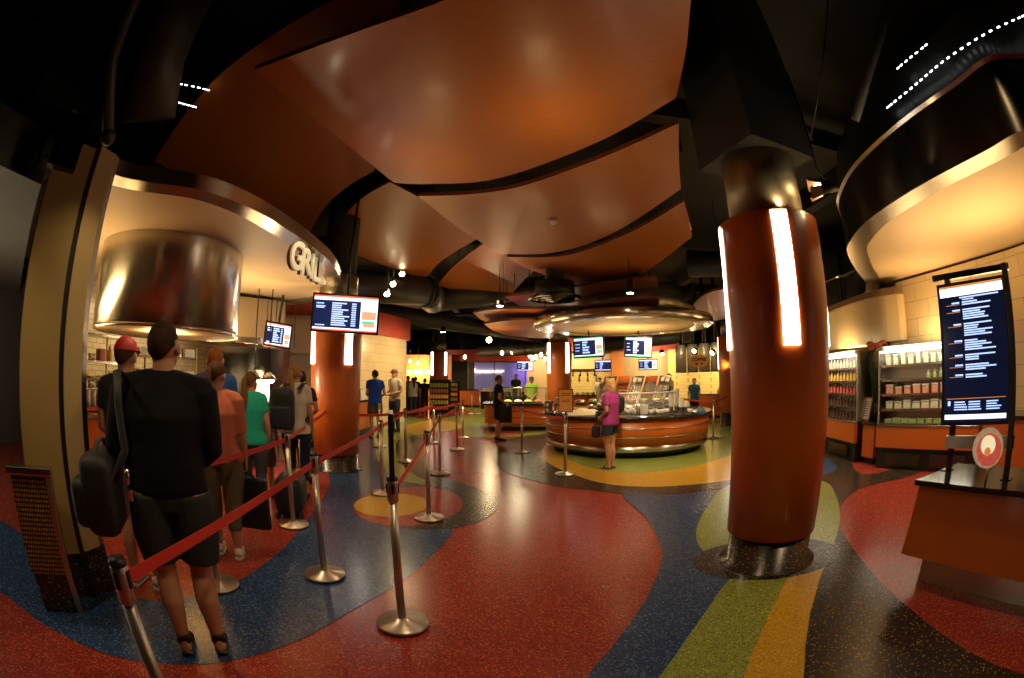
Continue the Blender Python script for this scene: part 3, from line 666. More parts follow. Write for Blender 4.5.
# recessed cans
for i, (u, v, z, lb) in enumerate([(205, 300, 3.11, 'recessed downlight in the cream grill soffit edge'), (253, 304.5, 3.11, 'recessed downlight in the red grill ceiling'), (868, 300, 3.14, 'recessed downlight in the cream bay ceiling, near the rim'), (842, 324, 3.14, 'recessed downlight in the cream bay ceiling above the bottle fridge'), (894, 308, 3.14, 'recessed downlight in the cream bay ceiling above the food fridge')]):
    q = Z(u, v, z); t = thing('ceiling_downlight', lb, 'light', tuple(q)); b = MB(); b.lathe([(.001, 0), (.07, 0)], q, n=16); b.build('lens', 'lamp', t); b = MB(); b.lathe([(.07, 0), (.085, -.008), (.09, .004)], q, n=16); b.build('trim_ring', 'cream', t)
    light('SPOT', q-Vector((0, 0, .03)), 45, (1, .74, .42), .05, spot=110, blend=.8, target=(q.x, q.y, 0))
q = Z(13, 295, 2.84); t = thing('ceiling_downlight', 'lone recessed light in the dark corridor ceiling', 'light', (q.x, q.y, 2.84)); b = MB(); b.box((q.x, q.y, 2.835), (.22, .12, .02)); b.build('lens', 'lamp', t); light('AREA', (q.x, q.y, 2.8), 12, (1, .75, .45), .2)
# painted lamp reflections: small glowing dashes on the fascia and kitchen edge
def glint_row(label, pts, n, group=None):
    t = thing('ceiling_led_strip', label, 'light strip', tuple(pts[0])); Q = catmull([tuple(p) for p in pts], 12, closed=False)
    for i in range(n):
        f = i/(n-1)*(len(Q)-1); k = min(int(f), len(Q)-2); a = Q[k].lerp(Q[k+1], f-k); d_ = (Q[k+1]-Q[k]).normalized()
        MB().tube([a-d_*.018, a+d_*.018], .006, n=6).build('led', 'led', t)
glint_row('long dashed line of white lights along the perforated bay fascia', [onrim(*q) for q in ((1023, 16), (985, 34), (945, 60), (915, 85), (888, 107))], 24)
glint_row('short dashed line of white lights high on the perforated bay fascia', [onrim(*q) for q in ((926, 45), (911, 57), (898, 68))], 7)
glint_row('upper short row of white lights over the dark kitchen edge', [D(181, 84, 4.2), D(196, 87, 4.2), D(208, 90, 4.2)], 6)
glint_row('lower short row of white lights over the dark kitchen edge', [D(173, 101, 4.2), D(184, 104, 4.2), D(195, 107, 4.2)], 7)
# ================================================================== COUNTERS
def rail(mb, c, r, z, n=72, rr=.012): mb.tube([(c[0]+r*cos(2*pi*i/n), c[1]+r*sin(2*pi*i/n), z) for i in range(n+1)], rr, n=6, cap=False)
IC = (2.70, 10.35)
t = thing('round_counter', 'large round orange coffee island with black top and steel rails', 'counter', (*IC, 0))
b = MB(); b.lathe([(1.74, .005), (1.74, .14)], (*IC, 0), n=72); b.build('toe_kick', 'black', t)
b = MB(); b.lathe([(1.84, .13), (1.895, .14), (1.90, .25)], (*IC, 0), n=96); b.build('steel_base_band', 'steel', t)
b = MB(); b.lathe([(1.895, .25), (1.93, .78), (.5, .78)], (*IC, 0), n=96); b.build('wood_panelling', 'wood', t)
for z, r in ((.43, 1.909), (.60, 1.921)): b = MB(); rail(b, IC, r, z); b.build('steel_rail', 'chrome', t)
b = MB(); b.lathe([(1.95, .78), (1.99, .785), (1.99, .83), (1.98, .84), (.3, .84)], (*IC, 0), n=96); b.build('countertop', 'granite', t)
b = MB(); b.lathe([(1.0, .842), (1.0, 1.0), (.2, 1.0)], (IC[0]+.15, IC[1]+.45, 0), n=48); b.build('raised_centre', 'steel', t)
g = thing('glass_guard', 'curved glass food guard with pale rail standing on the coffee island', 'glass guard', (IC[0], IC[1], .842))
a0, a1 = RD(235), RD(318); arc = lambda r, z, n=20: [(IC[0]+r*cos(a0+(a1-a0)*i/n), IC[1]+r*sin(a0+(a1-a0)*i/n), z) for i in range(n+1)]
b = MB(); b.strip(arc(1.32, .95), arc(1.2, 1.26)); b.build('glass_pane', 'glass', g, auto=False)
b = MB(); b.tube(arc(1.2, 1.27), (.02), n=8); b.build('top_rail', 'white', g)
for i in (0, 7, 14, 20): q = arc(1.28, .86)[i]; r_ = arc(1.2, 1.27)[i]; b = MB(); b.tube([q, r_], .015, n=8); b.build('post', 'chrome', g)

def superell(cx, cy, ax, ay, n=64, e=.35):
    return [(cx+ax*math.copysign(abs(cos(t))**e, cos(t)), cy+ay*math.copysign(abs(sin(t))**e, sin(t))) for t in [2*pi*i/n for i in range(n)]]
def oval_counter(name, label, cx, cy, ax, ay, h=.84, top='granite', e=.35, body='wood'):
    t = thing(name, label, 'counter', (cx, cy, 0))
    MB().prism(superell(cx, cy, ax-.14, ay-.14, e=e), .005, .14).build('toe_kick', 'black', t)
    MB().prism(superell(cx, cy, ax-.02, ay-.02, e=e), .14, .24).build('steel_base_band', 'steel', t)
    MB().prism(superell(cx, cy, ax, ay, e=e), .24, h-.06).build('wood_panelling', body, t)
    for z in (.42, .60):
        S = superell(cx, cy, ax+.006, ay+.006, e=e); b = MB(); b.tube([(p[0], p[1], z) for p in S+[S[0]]], .012, n=6, cap=False); b.build('steel_rail', 'chrome', t)
    MB().prism(superell(cx, cy, ax+.05, ay+.05, e=e), h-.06, h).build('countertop', top, t)
    return t
oval_counter('salad_counter', 'orange salad counter with black top where the boy stands', .35, 14.55, 1.22, .78, h=.84)
def block_counter(name, label, a, c, dep, h, body='wood', top='granite', toe=.12, rails=0):
    a, c = Vector((*a, 0)), Vector((*c, 0)); d = (c-a); L = d.length; ang = math.atan2(d.y, d.x); n = Vector((-d.y, d.x, 0)).normalized(); m = (a+c)/2+n*dep/2
    t = thing(name, label, 'counter', (m.x, m.y, 0))
    MB().box(m+Vector((0, 0, toe/2+.003)), (L-.1, dep-.12, toe-.004), rz=ang).build('toe_kick', 'black', t)
    MB().box(m+Vector((0, 0, (toe+h-.05)/2)), (L, dep, h-.05-toe), rz=ang).build('front_panel', body, t)
    MB().box(m+Vector((0, 0, h-.025)), (L+.06, dep+.08, .05), rz=ang, bev=.008).build('countertop', top, t)
    for k in range(rails): q = (a+c)/2-n*.012; MB().box(q+Vector((0, 0, .35+.2*k)), (L, .02, .025), rz=ang).build('steel_rail', 'chrome', t)
    return t
block_counter('grill_counter', 'long dark wood grill counter with pale stone top behind the queue', (-4.93, 2.75), (-4.62, 5.85), .75, 1.03, body='wood', top='steel')
block_counter('deli_counter', 'wood serving counter by the cream tiled wall behind the blue shirted man', (-4.15, 11.0), (-4.25, 13.3), .38, .95)
block_counter('bakery_counter', 'long dark wood counter before the glowing orange bakery wall', (-4.1, 21.2), (-7.2, 21.2), -.8, 1.0, rails=1)
block_counter('brown_counter', 'brown counter section between snack rack and grey steel counter', (-2.9, 25.2), (-1.7, 25.2), .7, 1.0)
block_counter('steel_counter', 'grey steel serving counter with cream top before the purple wall', (-1.7, 24.0), (.9, 23.6), .8, .98, body='steel_dark', top='cream')
block_counter('kitchen_counter', 'red brown kitchen counter under the cream header', (2.1, 19.0), (4.6, 19.0), .8, .9, rails=1)
block_counter('coffee_counter', 'orange counter below the steel vats of the coffee corner', (6.9, 16.4), (8.9, 14.4), .7, .92, rails=1)
block_counter('bridge_counter', 'small orange cabinet bridging the two refrigerated displays', (5.9, 5.82), (5.9, 5.50), .4, .72)

# ---------------- steel vats, oval sign
for i, (az_, d) in enumerate([(21.4, 18.3), (22.9, 18.0), (24.4, 17.8), (25.9, 17.6)]):
    q = AZ(az_, d); t = thing('steel_vat', 'tall shiny steel cylinder hood above the coffee corner', 'steel cylinder', (q.x, q.y, 1.75), group='steel cylinder hoods in a row')
    b = MB(); b.lathe([(.20, 1.78), (.225, 1.75), (.225, 2.75), (.18, 2.85)], (q.x, q.y, 0), n=32); b.build('drum', 'steel_soft', t)
    b = MB(); b.tube([(q.x, q.y, 2.85), (q.x, q.y, 5.5)], .07, n=14); b.build('flue', 'steel_dark', t)
    b = MB(); rail(b, (q.x, q.y), .228, 1.8, n=32); b.build('rim_ring', 'chrome', t)
q = D(699, 361, 14.2); t = thing('hanging_sign', 'orange oval sign with dark lettering hanging before the steel cylinders', 'sign', tuple(q))
rz = face_cam(q.x, q.y); b = MB(); b.tube([(q.x, q.y, q.z)+Vector((0, 0, 0)) if False else (q.x-.02*sin(-rz), q.y-.02*cos(-rz), q.z), (q.x+.02*sin(-rz), q.y+.02*cos(-rz), q.z)], [(.30, .19)]*2, n=40, side=(cos(rz), sin(rz), 0)); b.build('oval_board', 'signorange', t)
for k in (-.2, .2): MB().tube([(q.x+k*cos(rz), q.y+k*sin(rz), q.z+.1), (q.x+k*cos(rz), q.y+k*sin(rz), q.z+1.6)], .006, n=6).build('hanging_wire', 'black', t)
o = textmesh('lettering', 'COFFEE', .13, .006, 'black', None, (q.x+.03*sin(rz), q.y-.03*cos(rz), q.z+.0), (pi/2, 0, rz), bold=.004); bpy.context.view_layer.update(); attach(o, t)
for k in (-.08, .08):
    b = MB(); c = q+Vector((k*cos(rz)+.03*sin(rz), k*sin(rz)-.03*cos(rz), -.08)); b.ball(c, (.045, .02, .03), 10, 8); b.build('bean_emblem', 'black', t)

# ---------------- slanted racks on the island
for i in range(5):
    az_ = 11.6+i*1.75; q = AZ(az_, 11.25); q.z = 1.002
    t = thing('slanted_display', 'slanted display case tilted in a row on the raised centre of the coffee island', 'display case', tuple(q), group='slanted display cases on the island'); rz = face_cam(q.x, q.y)
    R = Matrix.Translation(q) @ Matrix.Rotation(rz, 4, 'Z') @ Matrix(((1, 0, .28, 0), (0, 1, .25, 0), (0, 0, 1, 0), (0, 0, 0, 1)))
    def bx(mb, c, d):
        s = bmesh.new(); bmesh.ops.create_cube(s, size=1, matrix=R @ Matrix.Translation(c) @ Matrix.Diagonal((*d, 1))); mb.merge(s); return mb
    bx(MB(), (0, .12, .32), (.30, .20, .64)).build('case_body', 'wood' if i % 2 else 'steel', t)
    bx(MB(), (-.155, .02, .32), (.02, .10, .64)).build('side_panel', 'wood', t)
    for k in range(3):
        b = MB(); bx(b, (.0, .0, .08+.2*k), (.29, .07, .015)); b.build('shelf', 'steel', t)
        if not i % 2:
            b = MB(); bx(b, (-.07, .0, .15+.2*k), (.09, .05, .11)); bx(b, (.05, .0, .145+.2*k), (.10, .05, .10)); b.build('paper_packet', 'white', t)
    if i == 3:
        b = MB(); b.tube([(R @ Vector((.02, .0, .34))), (R @ Vector((.02, .018, .34)))], .14, n=24); b.build('round_emblem', 'white', t)

# ---------------- tableware on the island
def item(root_fn, spots, z, names=None):
    pass
def cup_stack(n, r=.045):
    t = thing('cup_stack', '', 'cups'); h = n*.018+.11
    b = MB(); b.lathe([(r*.7, 0), (r, .11)]+sum([[(r*1.06, .11+.018*k), (r*1.0, .115+.018*k)] for k in range(n)], []), n=16); o = b.build('cup_sleeve', 'white'); o.parent = t
    b = MB(); b.lathe([(r*1.08, 0), (r*1.1, .006), (r, .01)], (0, 0, h), n=16); o = b.build('top_rim', 'paper'); o.parent = t
    return t
def onI(u, v, z=.842): return Z(u, v, z)
for (u, v, n, lb) in [(671, 411.5, 17, 'tall stack of white paper cups nearest the steel container'), (676.5, 411, 21, 'tallest stack of white paper cups on the coffee island'), (681, 412, 11, 'medium stack of white paper cups beside the tallest stack'), (685.5, 412, 6, 'short stack of white paper cups beside the blue jar')]:
    t = cup_stack(n, .055); t['label'] = lb; t.location = onI(u, v)
t0 = thing('coffee_mug', 'small white cup standing in the row along the island edge', 'cup', group='white cups along the coffee island edge')
b = MB(); b.lathe([(.03, 0), (.05, .02), (.058, .09), (.052, .09), (.03, .015)], n=16); o = b.build('bowl', 'white'); o.parent = t0
b = MB(); b.tube([(.055, 0, .075), (.085, 0, .065), (.085, 0, .035), (.052, 0, .025)], .008, n=6); o = b.build('handle', 'white'); o.parent = t0
sp = [(628, 414), (632, 412.5), (636, 414), (651, 414), (655, 413), (659, 414), (663, 413.5), (667, 413), (690, 413), (623, 412.5)]
for i, (u, v) in enumerate(sp):
    q = onI(u, v); (place(t0, q, .5) if i == 0 else dup(t0, q, i*1.3))
def boxthing(name, label, cat, c, d, m, rz=0, bev=.006, lid=None, group=None):
    t = thing(name, label, cat, (c[0], c[1], c[2]), group=group); MB().box((c[0], c[1], c[2]+d[2]/2), d, rz=rz, bev=bev).build('body', m, t)
    if lid: MB().box((c[0], c[1], c[2]+d[2]+.008), (d[0]*1.03, d[1]*1.03, .014), rz=rz).build('lid', lid, t)
    return t
q = onI(644, 414); boxthing('napkin_dispenser', 'upright white napkin dispenser on the coffee island', 'dispenser', q, (.13, .12, .19), 'white', .2, lid='paper')
q = onI(652, 409); t = thing('utensil_pot', 'round steel utensil pot behind the white cups', 'pot', tuple(q)); b = MB(); b.lathe([(.09, 0), (.10, .16), (.09, .16), (.085, .02)], q, n=20); b.build('pot_wall', 'steel', t); b = MB(); rail(b, q.xy, .1, q.z+.16, n=24, rr=.006); b.build('rolled_rim', 'chrome', t)
q = onI(701, 414.5); t = thing('glass_jar', 'squat blue jar at the far end of the island edge', 'jar', tuple(q)); b = MB(); b.lathe([(.08, 0), (.09, .05), (.07, .12), (.05, .13)], q, n=20); b.build('jar_body', mat('bluejar', (.05, .12, .25), .2), t); b = MB(); b.lathe([(.055, .13), (.055, .15)], q, n=16); b.build('lid', 'chrome', t)
q = onI(599, 416.5); boxthing('card_reader', 'small black till box near the purple shirted woman', 'till', q, (.12, .12, .09), 'black', .1, lid='black')
q = onI(583, 415.5); t = thing('tray_cover', 'wide pale cloth covered tray on the coffee island', 'tray', tuple(q))
b = MB(); b.grid(lambda s, k: Vector((q.x-.38+.76*s, q.y-.18+.36*k, .845+.14*(sin(pi*s)**.4)*(sin(pi*k)**.4)+.01*sin(17*s))), 22, 10); b.build('cloth', 'paper', t); MB().box((q.x, q.y, .852), (.78, .38, .018)).build('tray_rim', 'steel', t)
q = onI(612, 405); t = thing('menu_board', 'large pale paper menu held open by the purple shirted woman', 'menu', (0, 0, 0)); bpy.data.objects.remove(t)
q = onI(549, 414); t = thing('milk_dispenser', 'rounded chrome dispenser with two shiny knobs behind the orange notice', 'dispenser', tuple(q))
MB().box((q.x, q.y, q.z+.15), (.22, .2, .28), bev=.06).build('chrome_body', 'chrome', t); MB().box((q.x, q.y, q.z+.012), (.24, .22, .022)).build('foot', 'black', t)
for k in (.09, .2): MB().ball((q.x-.05, q.y-.11, q.z+k), .035, 12, 8).build('knob', 'white', t)
q = onI(563, 411); t = thing('pastry_case', 'small glass pastry case with orange fruit behind the orange notice', 'display case', tuple(q))
MB().box((q.x, q.y, q.z+.14), (.32, .24, .27), bev=.01).build('glass_box', 'glass', t); MB().box((q.x, q.y, q.z+.30), (.34, .26, .03)).build('lid', 'steel', t); MB().box((q.x, q.y, q.z+.01), (.34, .26, .02)).build('tray', 'steel', t)
for k in range(5): o = MB().ball((q.x-.11+.055*k, q.y-.03+.04*(k % 2), q.z+.057), .034, 12, 8).build('orange_fruit', 'signorange'); tag(o, 'round orange fruit inside the small glass pastry case', 'fruit', 'oranges in the pastry case')

# ---------------- salad counter food pans
cols = [('pan_yellow', (.75, .55, .08)), ('pan_green', (.25, .45, .06)), ('pan_white', (.75, .7, .5)), ('pan_red', (.5, .1, .04)), ('pan_lime', (.5, .6, .08))]
for n_, c_ in cols: mat(n_, c_, .5, var=.5, scale=40)
k = 0
for yy in (14.25, 14.6):
    for xx in (-.45, -.13, .19, .51, .83):
        m_ = cols[(k*3+1) % 5]; nm = {'pan_yellow': 'yellow', 'pan_green': 'green', 'pan_white': 'pale', 'pan_red': 'red', 'pan_lime': 'lime'}[m_[0]]; row = 'front' if yy < 14.4 else 'rear'
        t = thing('food_pan', f'{nm} food in a steel pan, salad counter {row} row, {["first","second","third","fourth","fifth"][k % 5]} from the boy', 'food pan', (xx, yy, .842), group='steel food pans on the salad counter')
        MB().box((xx, yy, .868), (.28, .26, .05), bev=.01).build('steel_pan', 'steel', t)
        b = MB(); b.grid(lambda s, q_: Vector((xx-.12+.24*s, yy-.11+.22*q_, .893+.05*(sin(pi*s)*sin(pi*q_))**.5*(.8+.3*sin(23*s+9*q_)))), 12, 12); b.build('food', m_[0], t); k += 1
g = thing('glass_guard', 'straight glass food guard along the salad counter', 'glass guard', (.2, 14.9, .842))
b = MB(); b.face([(-.7, 14.85, 1.0), (1.1, 14.85, 1.0), (1.1, 14.65, 1.3), (-.7, 14.65, 1.3)]); b.build('glass_pane', 'glass', g, auto=False); MB().tube([(-.7, 14.65, 1.31), (1.1, 14.65, 1.31)], .018, n=8).build('top_rail', 'chrome', g)
for xx in (-.7, .2, 1.1): MB().tube([(xx, 14.88, .842), (xx, 14.65, 1.31)], .014, n=8).build('post', 'chrome', g)
light('AREA', (.2, 14.6, 2.6), 60, (1, .85, .5), .5)

# ---------------- refrigerated displays
GL = mat('bottle_a', (.65, .55, .35), .25, var=.3); mat('bottle_b', (.75, .42, .08), .25, var=.3); mat('bottle_c', (.6, .12, .10), .25, var=.3); mat('bottle_d', (.12, .06, .04), .25, var=.3); mat('bottle_g', (.18, .25, .06), .25, var=.3); mat('capw', (.42, .40, .30), .3, var=.3, scale=50); mat('pack', (.55, .50, .30), .25, var=.7, scale=60); mat('pack_g', (.25, .36, .10), .3, var=.7, scale=60); mat('pack_r', (.55, .22, .12), .3, var=.6, scale=60)
def fridge(label, loc, rz, w, depth, H=1.93):
    t = thing('display_fridge', label, 'fridge')
    def bl(mb, n, m, par=None): o = mb.build(n, m); o.parent = par or t; return o
    bl(MB().box((0, depth/2+.03, .17), (w-.03, depth-.06, .33), bev=.01), 'plinth', 'black')
    for k in (-1, 1): bl(MB().box((k*w*.22, .025, .17), (w*.34, .02, .20)), 'vent_grille', 'steel_dark')
    bl(MB().box((0, .04, .51), (w, .08, .34), bev=.01), 'apron_panel', 'wood')
    bl(MB().box((0, depth/2+.05, .37), (w, depth-.1, .06)), 'tray_base', 'steel_dark')
    bl(MB().box((0, .015, .69), (w, .05, .035), bev=.008), 'bumper_rail', 'chrome')
    bl(MB().box((0, depth-.03, 1.12), (w, .05, 1.5)), 'back_panel', 'steel')
    for k in (-1, 1): bl(MB().box((k*(w/2-.02), depth/2+.02, 1.12), (.035, depth-.06, 1.58), bev=.005), 'side_wall', 'steel')
    bl(MB().box((0, depth/2, H-.03), (w, depth, .07), bev=.01), 'top_canopy', 'steel')
    bl(MB().box((0, .10, H-.08), (w-.10, .05, .03)), 'light_tube', 'fridge_light')
    zs = [.70, .93, 1.16, 1.39, 1.62]
    for z in zs:
        s = bl(MB().box((0, depth/2+.05, z), (w-.08, depth-.14, .015)), 'shelf', 'white'); bl(MB().box((0, .115, z+.005), (w-.08, .012, .035)), 'price_rail', 'chrome', s)
    t.location = loc; t.rotation_euler = (0, 0, rz); return t, zs
def bottle(n, m, r=.033, h=.17):
    t = thing('drink_bottle', '', 'bottle'); b = MB(); b.lathe([(r*.9, 0), (r, .01), (r, h*.6), (r*.45, h*.8), (r*.4, h)], n=12); o = b.build('bottle_body', m); o.parent = t
    b = MB(); b.lathe([(r*.5, h*.96), (r*.5, h*1.08)], n=10); o = b.build('cap', 'capw'); o.parent = t; return t
def tub(m, w=.13, h=.10):
    t = thing('food_package', '', 'food box'); b = MB(); b.box((0, 0, h*.42), (w, .12, h*.8), bev=.02); o = b.build('tub_body', m); o.parent = t
    b = MB(); b.box((0, 0, h*.9), (w*1.06, .13, h*.18), bev=.008); o = b.build('clear_lid', 'capw'); o.parent = t; return t
def fill(fr, zs, w, specs):
    Mx = Matrix.Translation(fr.location) @ Matrix.Rotation(fr.rotation_euler.z, 4, 'Z')
    for z, (proto, n, lb, grp, x0, x1) in zip(zs, specs):
        for i in range(n):
            q = Mx @ Vector(((x0+(x1-x0)*(i+.5)/n)*w, .20, z+.010)); o = proto if (i == 0 and not proto.get('used')) else dup(proto)
            proto['used'] = 1; o.scale = (random.uniform(.85, 1.1), 1, random.uniform(.8, 1.12)); o.location = q; o.rotation_euler = (0, 0, fr.rotation_euler.z+random.uniform(-.1, .1)); o['label'] = lb; o['group'] = grp
fr, zs = fridge('open refrigerated shelving full of drink bottles, behind the large column', (6.03, 7.08, 0), RD(-102), 2.3, .7)
bs = [bottle(0, m) for m in ('bottle_d', 'bottle_d', 'bottle_c', 'bottle_b', 'bottle_a')]
names = ['dark bottle on the bottom shelf of the drinks fridge', 'dark bottle on the second shelf of the drinks fridge', 'red bottle on the middle shelf of the drinks fridge', 'amber bottle on the fourth shelf of the drinks fridge', 'pale bottle on the top shelf of the drinks fridge']
fill(fr, zs, 2.3, [(bs[i], 15, names[i], names[i].replace('bottle', 'bottles', 1), -.45, .45) for i in range(5)])
fr, zs = fridge('open refrigerated shelving with salads and boxed food beside the menu kiosk', (6.11, 4.40, 0), RD(-69.5), 2.0, .62)
pr = [tub('pack_g', .14, .09), tub('pack', .15, .14), tub('pack_r', .14, .15), bottle(0, 'bottle_g', .038, .15), tub('pack', .10, .17)]
names = ['green salad tub on the bottom shelf of the food fridge', 'clear packed salad on the second shelf of the food fridge', 'mixed food box on the middle shelf of the food fridge', 'green bottle on the fourth shelf of the food fridge', 'tall pale package on the top shelf of the food fridge']
fill(fr, zs, 2.0, [(pr[i], [11, 10, 10, 8, 12][i], names[i], names[i].split(' on ')[0]+'s on '+names[i].split(' on ')[1], [-.45, -.45, -.45, -.05, -.45][i], .45) for i in range(5)])
for fx, fy in ((5.6, 7.1), (5.7, 4.5)):
    pass
light('AREA', (5.75, 6.95, 1.95), 16, (1, .9, .7), .3, rot=(0, RD(-35), 0), sy=2.0)
light('AREA', (5.85, 4.35, 1.95), 16, (1, .9, .7), .3, rot=(0, RD(-35), RD(20)), sy=1.8)
# dried flower arrangement + sign holder on the bridge counter
q = Vector((6.15, 5.70, .722)); t = thing('dried_flowers', 'tall green arrangement with red flower heads between the two fridges', 'flowers', tuple(q))
b = MB(); b.lathe([(.08, 0), (.10, .2), (.07, .3)], q, n=20); b.build('vase', 'black', t)
rnd = random.Random(4)
for nm, m_, cnt in (('stem_foliage', 'foliage', 60),):
    b = MB()
    for i in range(cnt):
        a = rnd.uniform(0, 2*pi); r1 = rnd.uniform(.02, .17); h = rnd.uniform(.5, 1.15); p = q+Vector((.04*cos(a), .04*sin(a), .25)); e = q+Vector((r1*cos(a), r1*sin(a), .25+h)); m1 = (p+e)/2+Vector((.03*cos(a), .03*sin(a), .05))
        b.tube([p, m1, e], .004, n=4)
        for k in range(6):
            c = p.lerp(e, .25+.13*k); d_ = Vector((rnd.uniform(-1, 1), rnd.uniform(-1, 1), rnd.uniform(0, 1))).normalized()*.07; s_ = d_.cross(Vector((0, 0, 1))).normalized()*.014
            b.face([c, c+d_*.5+s_, c+d_, c+d_*.5-s_])
    b.build(nm, m_, t)
for i in range(6):
    a = i*1.05; c = q+Vector((.13*cos(a), .13*sin(a), 1.22+.04*(i % 3))); b = MB(); b.ball(c, (.08, .08, .05), 12, 8); b.build('flower_head', 'flower', t)
for i in range(3):
    q2 = Vector((6.47, 5.64+.12*i, 1.93)); spt = thing('ceiling_spotlight', 'tiny black spotlight under the cream bulkhead above the dried flowers', 'light', tuple(q2), group='tiny spotlights over the dried flowers'); MB().tube([q2, q2+Vector((0, 0, .12))], .03, n=12).build('can', 'black', spt); MB().tube([q2-Vector((0, 0, .004)), q2-Vector((0, 0, .001))], .024, n=12).build('lens', 'lamp_soft', spt)
t = thing('sign_holder', 'slanted white price sign in a wooden holder beside the drinks fridge', 'sign', (5.95, 5.83, .722)); R_ = Matrix.Translation((5.98, 5.86, .73)) @ Matrix.Rotation(RD(-95), 4, 'Z') @ Matrix.Rotation(RD(-14), 4, 'X')
def rbox(c, d): s = bmesh.new(); bmesh.ops.create_cube(s, size=1, matrix=R_ @ Matrix.Translation(c) @ Matrix.Diagonal((*d, 1))); m_ = MB(); m_.merge(s); return m_
rbox((0, .02, .20), (.20, .02, .40)).build('backing', 'wood', t); rbox((0, .006, .20), (.16, .008, .35)).build('paper_sheet', 'white', t)
b = MB()
for k in range(7): s = rbox((-.01, 0, .32-.04*k), (.11 if k else .08, .002, .012)); s.build('printed_line', 'cloud_edge', t)
b.bm.free()

# ---------------- menu kiosk
p0 = Vector((2.85, 2.07, 0)); ud = Vector((.19, -.98, 0)).normalized(); nd = Vector((.98, .19, 0)).normalized(); KL = 2.1
def kp(s, n, z): return p0+ud*s+nd*n+Vector((0, 0, z))
kr = RD(-79)
t = thing('menu_kiosk', 'wood fronted menu kiosk counter with black granite top', 'counter', tuple(kp(KL/2, .3, 0)))
def kbox(s0, s1, n0, n1, z0, z1, bev=0): return MB().box((kp((s0+s1)/2, (n0+n1)/2, (z0+z1)/2)), (s1-s0, n1-n0, z1-z0), rz=kr, bev=bev)
A = [kp(0, -.0, .77), kp(-.02, -.05, .24), kp(.30, .62, .24), kp(.10, .60, .77)]
b = MB(); L0 = [kp(0, 0, .76), kp(KL, 0, .76), kp(KL, .62, .76), kp(.12, .62, .76)]; L1 = [kp(-.03, -.06, .24), kp(KL, -.06, .24), kp(KL, .58, .24), kp(.1, .58, .24)]
b.face(L0); b.face(L1[::-1]); [b.face([L0[i], L0[(i+1) % 4], L1[(i+1) % 4], L1[i]]) for i in range(4)]; b.build('wood_body', 'wood', t)
b = MB(); b.prism([tuple(kp(*q, 0).xy) for q in [(.13, .10), (KL, .10), (KL, .5), (.2, .5)]], .003, .24); b.build('steel_plinth', 'steel', t)
b = MB(); b.prism([tuple(kp(*q, 0).xy) for q in [(-.03, -.04), (KL, -.04), (KL, .66), (.1, .66)]], .76, .80); b.build('granite_top', 'granite', t)
t = screen('menu_screen', 'tall portrait menu screen with white header on the kiosk',   .60, .97, portrait=True, bez=.025, cat='screen')
c = kp(.37, .30, 1.665); t.location = c; t.rotation_euler = (RD(-2), 0, RD(-66))
t = thing('screen_stand', 'black metal stand frame holding the tall menu screen', 'stand', tuple(kp(.4, .3, .80)))
for s, lb in ((.10, .0), (.75, .0)):
    a = kp(s if s < .5 else .74, .42 if s < .5 else .22, 0)
    MB().box((a.x, a.y, 1.51), (.05, .05, 1.42), rz=kr, bev=.005).build('upright', 'black', t)
MB().box((kp(.38, .34, 2.225)), (.74, .06, .045), rz=RD(-66)).build('top_bar', 'steel_dark', t)
MB().box((kp(.42, .34, 1.03)), (.66, .03, .09), rz=RD(-68)).build('cross_bar', 'steel', t)
for s in (.10, .74): a = kp(s, .38 if s < .5 else .26, .803); MB().box(a, (.10, .10, .006), rz=kr).build('foot_plate', 'steel_dark', t)
c = D(988, 448, 3.28); t = thing('food_decal', 'round colourful glass disc with a dish picture under the tall menu screen', 'decal', tuple(c)); rz = RD(-66)
def disc(r, y, m, n, cx=0, cz=0):
    b = MB(); f = Vector((sin(rz), -cos(rz), 0)); s_ = Vector((cos(rz), sin(rz), 0)); cc = c+f*y+s_*cx+Vector((0, 0, cz)); b.tube([cc, cc+f*.004], r, n=40); b.build(n, m, t)
mat('dk0', (.6, .5, .3), .2, emit=(.5, .35, .2), es=.5, var=.8, scale=25); mat('dk1', (.7, .1, .06), .2, emit=(.8, .12, .08), es=.5, var=.9, scale=25); mat('dk2', (.9, .8, .5), .2, emit=(1, .85, .5), es=.8, var=.3, scale=25); mat('dk3', (.8, .3, .05), .2, emit=(.9, .3, .08), es=.6, var=.5, scale=25)
disc(.130, 0, 'dk0', 'glass_disc'); disc(.105, .006, 'dk1', 'dish_picture', .01, -.01); disc(.062, .011, 'dk2', 'plate_picture', 0, .02); disc(.028, .016, 'dk3', 'fruit_picture', .0, -.02)
MB().tube([c+Vector((.03, 0, -.12)), Vector((c.x+.03, c.y, .802))], .008, n=8).build('support_pin', 'chrome', t)
# dark shelf frame on the wall beyond the kiosk
t = thing('wall_shelf', 'dark wall shelf frame on the cream tiles beyond the kiosk', 'shelf', (6.75, 1.2, 1.6)); MB().box((6.72, 1.4, 1.75), (.2, 2.4, .06)).build('shelf_board', 'black', t); MB().box((6.80, 1.4, 2.35), (.08, 2.4, .08)).build('upper_rail', 'black', t)
block_counter('back_counter', 'low wood back counter against the wall behind the kiosk', (6.1, 3.2), (5.9, -.5), .6, .9)

